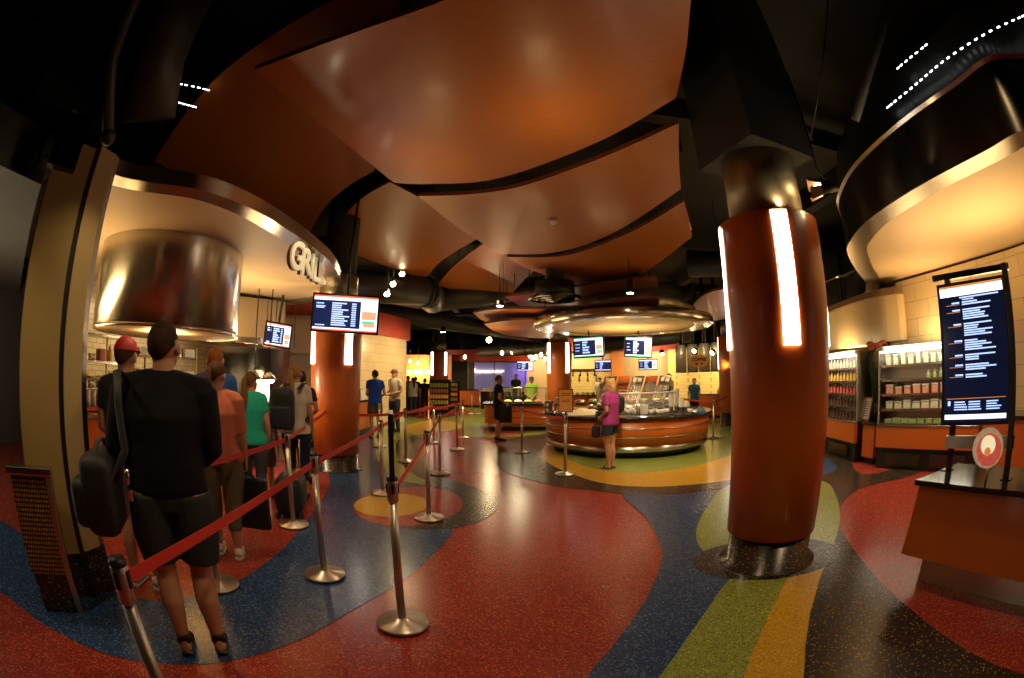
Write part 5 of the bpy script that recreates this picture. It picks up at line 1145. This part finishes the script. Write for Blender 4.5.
    if cap is not None:
        cmn = mat(f'cap_{cap[0]:.2f}_{cap[1]:.2f}', cap, .6); tmp = bmesh.new(); bmesh.ops.create_uvsphere(tmp, u_segments=28, v_segments=20, radius=1, matrix=Matrix.Diagonal((.099*k, .118*k, .117*k, 1)))
        bmesh.ops.delete(tmp, geom=[v for v in tmp.verts if v.co.z < .018*k], context='VERTS'); bmesh.ops.transform(tmp, matrix=HR_ @ Matrix.Translation((0, -.006*k, .024*k)), verts=tmp.verts[:])
        q = MB(); q.merge(tmp); [setattr(f, 'smooth', True) for f in q.bm.faces]; o = q.build('cap_crown', cmn); o.parent = t
        q = MB(); q.tube([H_(0, .08, .045), H_(0, .13, .040), H_(0, .17, .030)], [(.074*k, .008*k), (.068*k, .007*k), (.035*k, .005*k)], n=18, side=(cos(head[0]), sin(head[0]), 0)); o = q.build('cap_brim', cmn); o.parent = t
        q = MB(); q.ball(H_(0, -.006, .138), .010*k, 8, 6); o = q.build('cap_button', cmn); o.parent = t
    # top garment
    tc_ = cm('top', top_col); e = .014
    b = MB(); zs = [hem-.0, .93, 1.05, 1.17, 1.30, 1.40, 1.465, 1.512]
    wd = [hw+e+.018, hw+e+.016, wz*wide+.032, .148*wide+.028, .168*wide+e+.010, sw*.93+e, .122, .074]; dp = [.138, .138, .126*wide, .128*wide, .135*wide, .120, .096, .076]
    if hem > .93: zs[0] = hem; zs[1] = hem+.02
    b.tube([V(0, -.004, z) for z in zs], T(list(zip(wd, dp))), n=28, side=(1, 0, 0))
    if fem: [b.ball(V(s*.075, .088, 1.27), (.076*k, .062*k, .072*k), 14, 10) for s in (-1, 1)]
    cf = []
    for s, sh, el, wr in ARM:
        b.ball(sh+V(-s*.006, 0, .0), .070*k, 14, 10); b.tube([V(s*.02, -.008, 1.475), V(s*.085, -.008, 1.462), sh+V(-s*.01, 0, .008)], [.052*k, .058*k, .062*k], n=12)
        if sleeve > 0:
            pts = [sh, (sh+el)/2, el] if sleeve >= 1 else [sh, sh.lerp(el, sleeve*.5), sh.lerp(el, sleeve)]
            rr = [.068*k*wide, .060*k*wide, .050*k] if sleeve >= 1 else [.068*k*wide, .064*k*wide, .062*k*wide]
            if sleeve > 1: pts += [el.lerp(wr, .4), el.lerp(wr, .92)]; rr += [.048*k, .036*k]
            b.tube(pts, rr, n=16)
    remesh(b, vox, top, tc_, t, 9)
    # trousers / shorts
    bc = cm('bot', bot_col); b = MB(); bl = {'shorts': .56, 'capris': .26, 'trousers': .075, 'short_shorts': .68}[bot]
    b.tube([V(0, -.006, .845), V(0, -.008, .93), V(0, -.004, 1.03), V(0, -.003, 1.06)], T([(hw*.86, .105), (hw+.010, .124), (max(wz*wide, hw*.80)+.002, .106), (wz*wide-.004, .100)]), n=24, side=(1, 0, 0))
    for s, L in zip((-1, 1), legs):
        full = [(p, r) for p, r in zip(L, [.106*wide, .098*wide, .078*wide if bot != 'trousers' else .072, .070, .055])]
        pts, rr = [L[0]], [.106*k*wide]
        for (p, r), (q, r2) in zip(full[:-1], full[1:]):
            if q.z <= bl*k:
                f = (p.z-bl*k)/(p.z-q.z); pts.append(p.lerp(q, f)); rr.append((r+(r2-r)*f+(.012 if bot in ('shorts', 'short_shorts') else 0))*k); break
            pts.append(q); rr.append((r2+(.010 if bot == 'shorts' else 0))*k)
        b.tube(pts, rr, n=18)
    remesh(b, vox, {'shorts': 'shorts', 'short_shorts': 'shorts', 'capris': 'capri_trousers', 'trousers': 'trousers'}[bot], bc, t, 3)
    # shoes
    for L in legs:
        a = L[-1]
        if shoes == 'shoe':
            b = MB(); b.tube([a+V(0, -.07, -.045), a+V(0, -.05, -.03), a+V(0, .03, -.035), a+V(0, .11, -.05), a+V(0, .185, -.058), a+V(0, .20, -.062)], T([(.03, .030), (.043, .050), (.047, .045), (.050, .032), (.040, .024), (.02, .015)]), n=16, side=(1, 0, 0)); o = remesh(b, max(.008, vox*.7), 'shoe', cm('s', shoe_col), t, 2)
            q = MB(); q.tube([a+V(0, -.075, -.080), a+V(0, -.04, -.0795), a+V(0, .10, -.0795), a+V(0, .20, -.0785)], T([(.03, .009), (.042, .009), (.050, .009), (.03, .008)]), n=14, side=(1, 0, 0)); s_ = q.build('sole', 'white' if sum(shoe_col) > .2 else 'cloud_edge'); s_.parent = t
        else:
            q = MB(); q.tube([a+V(0, -.06, -.078), a+V(0, .03, -.078), a+V(0, .12, -.080), a+V(0, .185, -.080)], T([(.036, .010), (.040, .010), (.050, .010), (.034, .009)]), n=16, side=(1, 0, 0)); s_ = q.build('sandal_sole', 'black'); s_.parent = t
            for (yy, zz, rx_, rz_) in ([(.11, -.052, .050, .034), (.05, -.042, .045, .044)] if shoes == 'sandal' else [(.08, -.050, .048, .034)]):
                q = MB(); q.tube([a+V(0, yy-.016, zz), a+V(0, yy+.016, zz-.004)], T([(rx_, rz_)]*2), n=18, side=(1, 0, 0)); s_ = q.build('sandal_strap', cm('s', (.05, .035, .02))); s_.parent = t
            if shoes == 'sandal':
                q = MB(); q.tube([a+V(0, -.035, .0), a+V(0, -.01, .012), a+V(0, .01, .026)], T([(.042, .040)]*3), n=18, side=(1, 0, 0)); s_ = q.build('ankle_strap', cm('s', (.05, .035, .02))); s_.parent = t
    if apron:
        q = MB(); q.grid(lambda s, r: V((s-.5)*.36, .150+.0*s-.10*(2*(s-.5))**2, .70+.62*r), 10, 10); o = q.build('apron', cm('a', (.03, .03, .03))); o.parent = t
    t.location = (x, y, .013); t.rotation_euler = (0, 0, rz); t['k'] = 1
    del t['k']
    return t, ARM, k
def pw(t, p): return Matrix.Translation(t.location) @ Matrix.Rotation(t.rotation_euler.z, 4, 'Z') @ Vector(p)

P1, ARM1, k1 = person(-1.72, 1.72, RD(38), 1.83, 'man in black sweater, grey shorts and sandals waiting with a shoulder bag', 'sweater', (.006, .006, .009), 'shorts', (.028, .032, .036), hair='buzz', hair_col=(.045, .021, .010), shoes='sandal', vox=.010, head=(RD(-22), RD(-14)), sleeve=1.6, arms=('bent', 'front'), stance=.105, wide=1.20, hem=.93)
person(-2.62, 2.18, RD(20), 1.79, 'person in bright red cap hidden behind the man in black', 'shirt', (.02, .02, .02), 'shorts', (.03, .03, .03), shoes='shoe', shoe_col=(.6, .6, .58), cap=(.42, .012, .012), vox=.014, arms='front')
P3, ARM3, k3 = person(-2.43, 3.13, RD(30), 1.68, 'woman in salmon shirt and khaki capris with a long ponytail', 'shirt', (.62, .19, .10), 'capris', (.15, .125, .065), fem=True, hair='pony', hair_col=(.080, .030, .010), shoe_col=(.7, .66, .62), vox=.010, wide=1.18, sleeve=1.0, arms=('bent', 'down'), head=(RD(-25), 0), step=.06, hem=.88)
person(-3.05, 3.90, RD(25), 1.84, 'red haired boy in blue shirt standing beyond the salmon shirted woman', 'shirt', (.015, .06, .22), 'shorts', (.04, .04, .04), hair='short', hair_col=(.20, .050, .010), vox=.014)
person(-2.90, 4.42, RD(30), 1.61, 'girl in teal shirt with brown ponytail further up the queue', 'shirt', (.02, .40, .27), 'trousers', (.06, .07, .09), fem=True, hair='pony', hair_col=(.16, .07, .025), vox=.013, arms=('bent', 'down'), head=(RD(-30), 0))
person(-3.12, 5.05, RD(20), 1.30, 'small child in pale blue shirt between the teal girl and the backpack woman', 'shirt', (.25, .33, .42), 'shorts', (.12, .11, .10), hair='short', hair_col=(.12, .05, .02), vox=.014)
P7, ARM7, k7 = person(-2.72, 5.22, RD(18), 1.73, 'woman in white t-shirt with a dark backpack beside the orange column', 'shirt', (.62, .57, .48), 'capris', (.012, .018, .045), fem=True, hair='pony', hair_col=(.34, .20, .07), shoe_col=(.02, .02, .03), vox=.011, arms=('fwd', 'down'), head=(RD(-15), RD(-5)), step=.04, sleeve=.6)
person(-3.05, 6.05, RD(40), 1.66, 'person in dark shirt and shorts ahead of the backpack woman', 'shirt', (.05, .02, .03), 'shorts', (.03, .03, .035), hair='short', vox=.015, arms=('reach', 'bent'))
person(-4.30, 6.85, RD(180-20), 1.74, 'cook in white with black cap behind the grill pass', 'chef_jacket', (.62, .60, .56), 'trousers', (.04, .04, .04), hair='short', cap=(.01, .01, .012), vox=.015, arms='front', sleeve=1.5)
person(-3.58, 11.52, RD(32), 1.78, 'man in blue t-shirt and olive shorts at the deli counter', 'shirt', (.02, .07, .42), 'shorts', (.10, .085, .05), hair='short', vox=.016, arms=('fwd', 'bent'), shoes='sandal')
person(-3.42, 12.97, RD(150), 1.83, 'man in beige shirt, cap and jeans holding a dark tray', 'shirt', (.60, .50, .36), 'trousers', (.035, .055, .10), hair='short', cap=(.10, .02, .02), vox=.016, arms='fwd')
PB, ARMB, kb = person(-.34, 11.59, RD(-72), 1.68, 'boy in black shirt and shorts with white side stripes at the salad counter', 'shirt', (.012, .012, .016), 'shorts', (.012, .012, .014), hair='short', hair_col=(.20, .08, .03), vox=.014, arms=('down', 'bent'), head=(RD(-10), 0), shoe_col=(.03, .03, .03))
for s in (1,):
    for dy in (-.012, .012, .035):
        q = MB(); q.strip([Vector((-.185*kb, dy-.006, .60*kb)), Vector((-.190*kb, dy-.006, .92*kb))], [Vector((-.185*kb, dy+.006, .60*kb)), Vector((-.190*kb, dy+.006, .92*kb))])
        q.bm.free()
q = MB()
for dx in (-.02, .012): q.box((.196*kb, dx, .74*kb), (.006, .022, .36*kb))
o = q.build('side_stripe', 'white'); o.parent = PB
PW, ARMW, kw = person(1.71, 7.76, RD(48), 1.57, 'blonde woman in purple t-shirt and denim shorts at the coffee island', 'shirt', (.36, .045, .22), 'short_shorts', (.025, .035, .06), fem=True, hair='bob', hair_col=(.50, .30, .10), shoes='flipflop', vox=.011, arms=('bent', 'front'), head=(RD(42), 0), wide=1.14, sleeve=.65, stance=.075)
farp = [(.68, 15.95, 178, 1.66, 'server in lime green shirt and black cap leaning behind the salad counter', (.28, .50, .05), (.05, .05, .05), 'front', (.01, .01, .012), False),
        (.19, 21.8, 200, 1.80, 'man in dark jacket standing before the cream wall', (.02, .02, .022), (.05, .05, .06), 'down', None, False),
        (-4.75, 20.45, 160, 1.69, 'distant person in pale green shirt at the bakery', (.40, .45, .15), (.05, .05, .05), 'down', None, False),
        (-4.30, 20.0, 20, 1.66, 'distant person in navy blue shirt at the bakery', (.02, .03, .10), (.03, .03, .04), 'down', None, False),
        (-3.80, 19.6, 10, 1.58, 'distant person all in black at the bakery', (.01, .01, .012), (.02, .02, .02), 'down', None, False),
        (-4.20, 19.0, 30, 1.62, 'distant person in white top by the bakery counter', (.60, .58, .52), (.05, .05, .06), 'down', None, True),
        (3.47, 17.6, 150, 1.38, 'child in pale top standing by the red brown kitchen counter', (.60, .52, .35), (.03, .03, .03), 'down', None, True),
        (3.95, 20.3, 190, 1.62, 'cook with dark hair working in the far kitchen', (.5, .48, .42), (.03, .03, .03), 'front', (.01, .01, .012), False),
        (2.05, 17.4, 170, 1.60, 'person with black cap behind the round column by the pastry case', (.08, .10, .12), (.03, .03, .03), 'front', (.01, .01, .012), False),
        (4.42, 12.75, 150, 1.62, 'server in bright blue shirt behind the slanted display cases', (.03, .16, .38), (.03, .03, .03), 'front', None, False),
        (6.32, 14.85, 170, 1.52, 'boy in teal blue shirt standing before the coffee corner', (.06, .16, .24), (.02, .02, .03), 'down', None, False),
        (6.2, 17.2, 190, 1.72, 'woman with pinned up hair beneath the steel cylinders', (.5, .30, .12), (.04, .03, .03), 'front', None, True)]
for x, y, a, h, lb, tc_, bc_, ar, cp_, fm_ in farp:
    person(x, y, RD(a), h, lb, 'shirt', tc_, 'trousers', bc_, arms=ar, cap=cp_, fem=fm_, vox=.020, hair='pony' if fm_ else 'short')
# things carried
def soft(name, m, c, d, rz, rx=0, bev=.3, par=None, tilt=0):
    b = MB(); R_ = Matrix.Translation(c) @ Matrix.Rotation(rz, 4, 'Z') @ Matrix.Rotation(rx, 4, 'X') @ Matrix.Rotation(tilt, 4, 'Y')
    s = bmesh.new(); bmesh.ops.create_cube(s, size=1, matrix=Matrix.Diagonal((*d, 1))); bmesh.ops.bevel(s, geom=s.edges[:], offset=min(d)*bev, segments=4, profile=.5, affect='EDGES'); bmesh.ops.transform(s, matrix=R_, verts=s.verts[:])
    b.merge(s); [setattr(f, 'smooth', True) for f in b.bm.faces]; return b.build(name, m, par)
mat('nylon', (.010, .010, .012), .6, var=.3, scale=30); mat('nylon_blue', (.010, .016, .04), .55, var=.3, scale=30); mat('yellow_dash', (.75, .60, .03), .5)
# shoulder bag of the man in black
c = AZ(-54.0, 2.50, .98); t = thing('shoulder_bag', 'large black duffel bag hanging at the side of the man in black', 'bag', tuple(c))
soft('bag_body', 'nylon', c, (.22, .42, .42), RD(38), bev=.35, par=t); soft('front_pocket', 'nylon', c+Vector((-.02, -.10, -.04)), (.20, .26, .26), RD(38), par=t)
s0 = AZ(-51.3, 2.20, 1.585); s1 = AZ(-50.6, 2.14, 1.24); s2 = AZ(-52.6, 2.12, 1.10)
mat('webbing_black', (.03, .03, .03), .6)
b = MB(); b.tube([AZ(-49.5, 2.45, 1.50), AZ(-50.4, 2.32, 1.56), s0, AZ(-51.2, 2.13, 1.45), s1, s2], [(.024, .004)]*6, n=8, side=(1, .3, 0)); b.build('shoulder_strap', 'webbing_black', t)
MB().tube([s1+Vector((0, 0, -.08)), s1+Vector((0, 0, -.15))], .012, n=10).build('strap_buckle', 'chrome', t); MB().box(s1+Vector((0, 0, -.20)), (.035, .02, .05), bev=.005).build('padlock', 'chrome', t)
b = MB(); b.tube(catmull([tuple(c+Matrix.Rotation(RD(38), 3, 'Z') @ Vector(p)) for p in ((0, .12, .19), (0, .07, .25), (0, -.07, .25), (0, -.12, .19))], 6, closed=False), .014, n=8); b.build('carry_handle', 'webbing_black', t)
# tablet case of the salmon shirted woman
c = AZ(-34.1, 3.98, .48); t = thing('briefcase', 'flat black case held low by the salmon shirted woman', 'bag', (c.x, c.y, .25)); soft('case_body', 'nylon', c, (.36, .07, .46), RD(10), bev=.3, par=t)
b = MB(); b.tube(catmull([tuple(c+Vector((-.08, 0, .22))), tuple(c+Vector((-.03, 0, .27))), tuple(c+Vector((.03, 0, .27))), tuple(c+Vector((.08, 0, .22)))], 5, closed=False), .010, n=8); b.build('handle', 'webbing_black', t)
# rolling duffel
c = Vector((-2.49, 4.57, .27)); t = thing('rolling_duffel', 'rounded black wheeled duffel with yellow dashes beside the queue', 'luggage', (c.x, c.y, 0)); soft('duffel_body', 'nylon', c, (.34, .62, .48), RD(18), bev=.42, par=t)
for k in range(7):
    a = -.25+k*.085; p = c+Matrix.Rotation(RD(18), 3, 'Z') @ Vector((.10-.02*(k % 2), a, .235-.35*a*a)); MB().box(p, (.07, .035, .01), rz=RD(18+35), ry=RD(20)).build('yellow_dash', 'yellow_dash', t)
for s in (-1, 1): p = c+Matrix.Rotation(RD(18), 3, 'Z') @ Vector((s*.13, -.22, -.22)); MB().tube([p-Vector((.015, 0, 0)), p+Vector((.015, 0, 0))], .045, n=16).build('wheel', 'black', t)
b = MB(); p = c+Matrix.Rotation(RD(18), 3, 'Z') @ Vector((0, .27, .15)); b.tube([p+Vector((-.09, 0, 0)), p+Vector((-.12, .08, .42)), p+Vector((.06, .08, .42)), p+Vector((.09, 0, 0))], .009, n=8); b.build('pull_handle', 'chrome', t)
# backpack
c = pw(P7, (-.13, -.235, 1.18)); t = thing('backpack', 'black and navy backpack worn by the woman in white', 'backpack', tuple(c)); rz = P7.rotation_euler.z
soft('pack_body', 'nylon', c, (.33, .22, .52), rz, bev=.49, par=t); soft('front_pocket', 'nylon_blue', pw(P7, (-.13, -.35, 1.08)), (.26, .09, .28), rz, bev=.4, par=t)
for s in (-1, 1):
    b = MB(); b.tube([pw(P7, p) for p in catmull([(s*.10-.02, -.15, 1.42), (s*.12, -.06, 1.49), (s*.13, .05, 1.46), (s*.13, .135, 1.34), (s*.15, .10, 1.16), (s*.17, -.12, 1.02)], 5, closed=False)], [(.026, .006)]*26, n=8, side=(cos(rz), sin(rz), 0)); b.build('shoulder_strap', 'nylon', t)
b = MB(); b.tube([pw(P7, p) for p in [(-.07, -.19, 1.45), (-.05, -.21, 1.49), (-.03, -.19, 1.45)]], .008, n=6); b.build('grab_loop', 'webbing_black', t)
# bag of the boy, bags of the blonde woman
c = pw(PB, (.30, .16, .82)); t = thing('drawstring_bag', 'black bag hanging from the hand of the boy in black', 'bag', tuple(c)); soft('bag_body', 'nylon', pw(PB, (.28, .10, .70)), (.32, .10, .44), RD(-5), bev=.3, par=t)
MB().tube([pw(PB, (.28, .10, .90)), pw(PB, (.24, .12, 1.0))], .012, n=6).build('cord', 'webbing_black', t)
t = thing('handbag', 'black handbag behind the shoulder of the purple shirted woman', 'bag', tuple(pw(PW, (.26, -.02, 1.12)))); c = pw(PW, (.29, .02, 1.12)); soft('bag_body', 'nylon', c, (.18, .26, .30), RD(30), bev=.4, par=t)
b = MB(); b.tube([pw(PW, p) for p in catmull([(.26, .05, 1.20), (.20, .03, 1.30), (.14, -.0, 1.345), (.20, -.06, 1.30), (.26, -.06, 1.20)], 5, closed=False)], .009, n=6); b.build('strap', 'webbing_black', t)
t = thing('handbag', 'small black bag hanging at the hip of the purple shirted woman', 'bag', tuple(pw(PW, (-.1, .17, .72)))); soft('bag_body', 'nylon', pw(PW, (-.16, .20, .66)), (.16, .12, .22), RD(50), bev=.35, par=t); MB().tube([pw(PW, (-.16, .20, .75)), pw(PW, (-.18, .15, .86))], .008, n=6).build('strap', 'webbing_black', t)
t = thing('food_tray', 'dark tray held by the man in the beige shirt', 'tray', (-3.35, 12.6, 1.13)); MB().box((-3.55, 12.68, 1.10), (.40, .28, .02), bev=.006).build('tray_board', 'black', t); MB().box((-3.55, 12.68, 1.118), (.14, .12, .025), bev=.008).build('food_box', 'white', t)
# ================================================================== LIGHT
W = (1, .70, .38)
def down(x, y, z, e, s=75, tgt=None, col=W): return light('SPOT', (x, y, z), e, col, .06, spot=s, blend=.7, target=tgt or (x, y, 0))
def up(x, y, z, e, s=.8, col=(1, .66, .30)): return light('AREA', (x, y, z), e, col, s, rot=(pi, 0, 0))
down(-.6, 6.5, 3.9, 200, 100); down(.8, 4.8, 3.7, 150, 100); down(-2.4, 3.0, 3.0, 70, 110); down(3.0, 6.6, 4.2, 260, 100)
down(2.9, .8, 4.0, 120, 100); down(.2, 1.5, 3.4, 60, 110); down(-.8, 11, 4.0, 350, 100); down(4.9, 7.5, 3.0, 120, 110); down(4.8, 3.6, 3.0, 110, 110); down(-2.6, .6, 3.0, 50, 100)
down(0, 18, 4.2, 700, 110); down(-4, 23, 4.0, 700, 110); down(4, 24, 4.2, 300, 110); down(1.5, 12.5, 2.75, 160, 120); down(3.2, 10.2, 2.75, 200, 130); down(2.2, 8.9, 2.75, 60, 120)
# walls of the back kitchens and bays
for x, y, tx, ty, e in [(3.2, 19.5, 3.2, 22, 380), (6.4, 19.2, 6.6, 21.6, 350), (8.3, 17.2, 9.4, 18.9, 420), (7.6, 16.4, 8.4, 18.4, 250), (1.8, 24.5, 1.8, 27, 400), (-5.5, 24.5, -5.8, 27, 400), (-2.6, 12.4, -4.7, 13.0, 200), (-2.2, 15.2, -4.3, 15.2, 260), (-5.0, 8.2, -5.6, 10.3, 160), (-6.0, 3.2, -7.5, 3.6, 110), (-6.0, 6.0, -7.5, 6.4, 110)]:
    light('SPOT', (x, y, 2.8), e, (1, .74, .40), .08, spot=125, blend=.9, target=(tx, ty, 1.6))
light('SPOT', (1.2, 34.5, 2.7), 160, (.45, .25, 1), .1, spot=110, blend=.9, target=(1.2, 36, 2.0))
# unseen upward fill areas, added to brighten the soffits and canopy
up(5.0, 2.3, 1.97, 46, 1.2); up(6.35, 4.5, 1.97, 24, .8); up(6.6, 7.0, 1.97, 26, .8); up(6.2, 9.0, 2.0, 30, .8)
up(-5.2, 3.0, 1.95, 36, .9); up(-4.3, 6.2, 1.95, 30, .9); up(-4.3, 4.3, 1.95, 20, .5)
up(2.8, 10.8, 2.0, 36, 1.2)
light('SPOT', (-1.9, 1.9, 2.9), 18, (1, .72, .35), .05, spot=70, blend=.8, target=(-3.0, 1.6, 1.6))
# column top uplights grazing the collars and the wooden clouds
for cpt in (colR, colL):
    for a in (-100, 20, 140): light('SPOT', (cpt.x+.40*cos(RD(a)), cpt.y+.40*sin(RD(a)), 2.87), 5, (1, .72, .36), .02, spot=140, blend=.9, target=(cpt.x+.55*cos(RD(a)), cpt.y+.55*sin(RD(a)), 4))
up(.4, 3.2, 2.95, 4, .3); up(-1.0, 4.2, 2.95, 4, .3)  # unseen midair fill areas, added for highlights on the wooden clouds
# rim uplights on the bay fascia
for u, v in ((930, 180), (885, 207), (835, 306), (848, 303), (858, 300)):
    q = Z(u, v, RZ_); d = Vector((q.x, q.y, 0)).normalized()*.10; light('SPOT', (q.x-d.x, q.y-d.y, RZ_+.05), 9, (1, .78, .40), .02, spot=100, blend=.7, target=(q.x-.3*d.x, q.y-.3*d.y, RZ_+1))
light('AREA', (-6.5, 0, 2.8), 45, (1, .85, .6), .5)
light('AREA', (-5.5, 1.0, .3), 40, (1, .85, .6), .5, rot=(pi, 0, 0))  # upward fill added low in the corridor to brighten its ceiling
light('SPOT', (5.6, 13.2, 2.7), 300, (1, .78, .45), .1, spot=60, blend=.8, target=(7.0, 16.4, 2.2))
light('SPOT', (6.6, 12.8, 1.9), 60, (1, .78, .45), .1, spot=60, blend=.8, target=(6.9, 16.4, 2.3))
light('SPOT', (-2.0, 4.4, 3.7), 60, (1, .8, .5), .05, spot=60, blend=.8, target=tuple(Z(308, 262, 3.1)))
light('SPOT', (-1.6, 3.9, 3.9), 90, (1, .74, .42), .06, spot=80, blend=.8, target=(-2.6, 5.2, 1.2))
light('SPOT', (1.7, 6.2, 2.9), 200, (1, .76, .42), .06, spot=60, blend=.8, target=(2.4, 8.6, .5))
light('SPOT', (-.7, .7, 3.4), 45, (1, .74, .42), .08, spot=70, blend=.8, target=(-2.2, 2.6, 1.0))
up(.3, 9.6, 2.3, 14, .8)  # unseen upward fill, here and next line, added for the wooden blades
up(-.6, 12.0, 2.3, 14, .8)
light('SPOT', (7.2, 8.4, 2.98), 40, (1, .74, .4), .05, spot=130, blend=.9, target=(7.0, 8.0, 2.0))
# ================================================================== CAMERA, WORLD
cd = bpy.data.cameras.new('camera'); cam = bpy.data.objects.new('camera', cd); C.objects.link(cam)
cd.type = 'PANO'; cd.sensor_width = 23.6; cd.sensor_fit = 'HORIZONTAL'; cd.clip_end = 200; cd.clip_start = .02
tgt = cd.cycles if hasattr(cd, 'cycles') and hasattr(cd.cycles, 'panorama_type') else cd
tgt.panorama_type = 'FISHEYE_EQUISOLID'; tgt.fisheye_lens = 10.5; tgt.fisheye_fov = pi
cam.location = (0, 0, EYE); cam.rotation_euler = (pi/2+PITCH, 0, 0); SC.camera = cam
w = bpy.data.worlds.new('world'); SC.world = w; w.use_nodes = True
w.node_tree.nodes['Background'].inputs[0].default_value = (1, .7, .45, 1); w.node_tree.nodes['Background'].inputs[1].default_value = .05
SC.view_settings.view_transform = 'Standard'; SC.view_settings.look = 'None'; SC.view_settings.exposure = 0
try:
    SC.cycles.use_denoising = True; SC.cycles.max_bounces = 6; SC.cycles.sample_clamp_indirect = 4; SC.cycles.caustics_reflective = False; SC.cycles.caustics_refractive = False
except Exception: pass
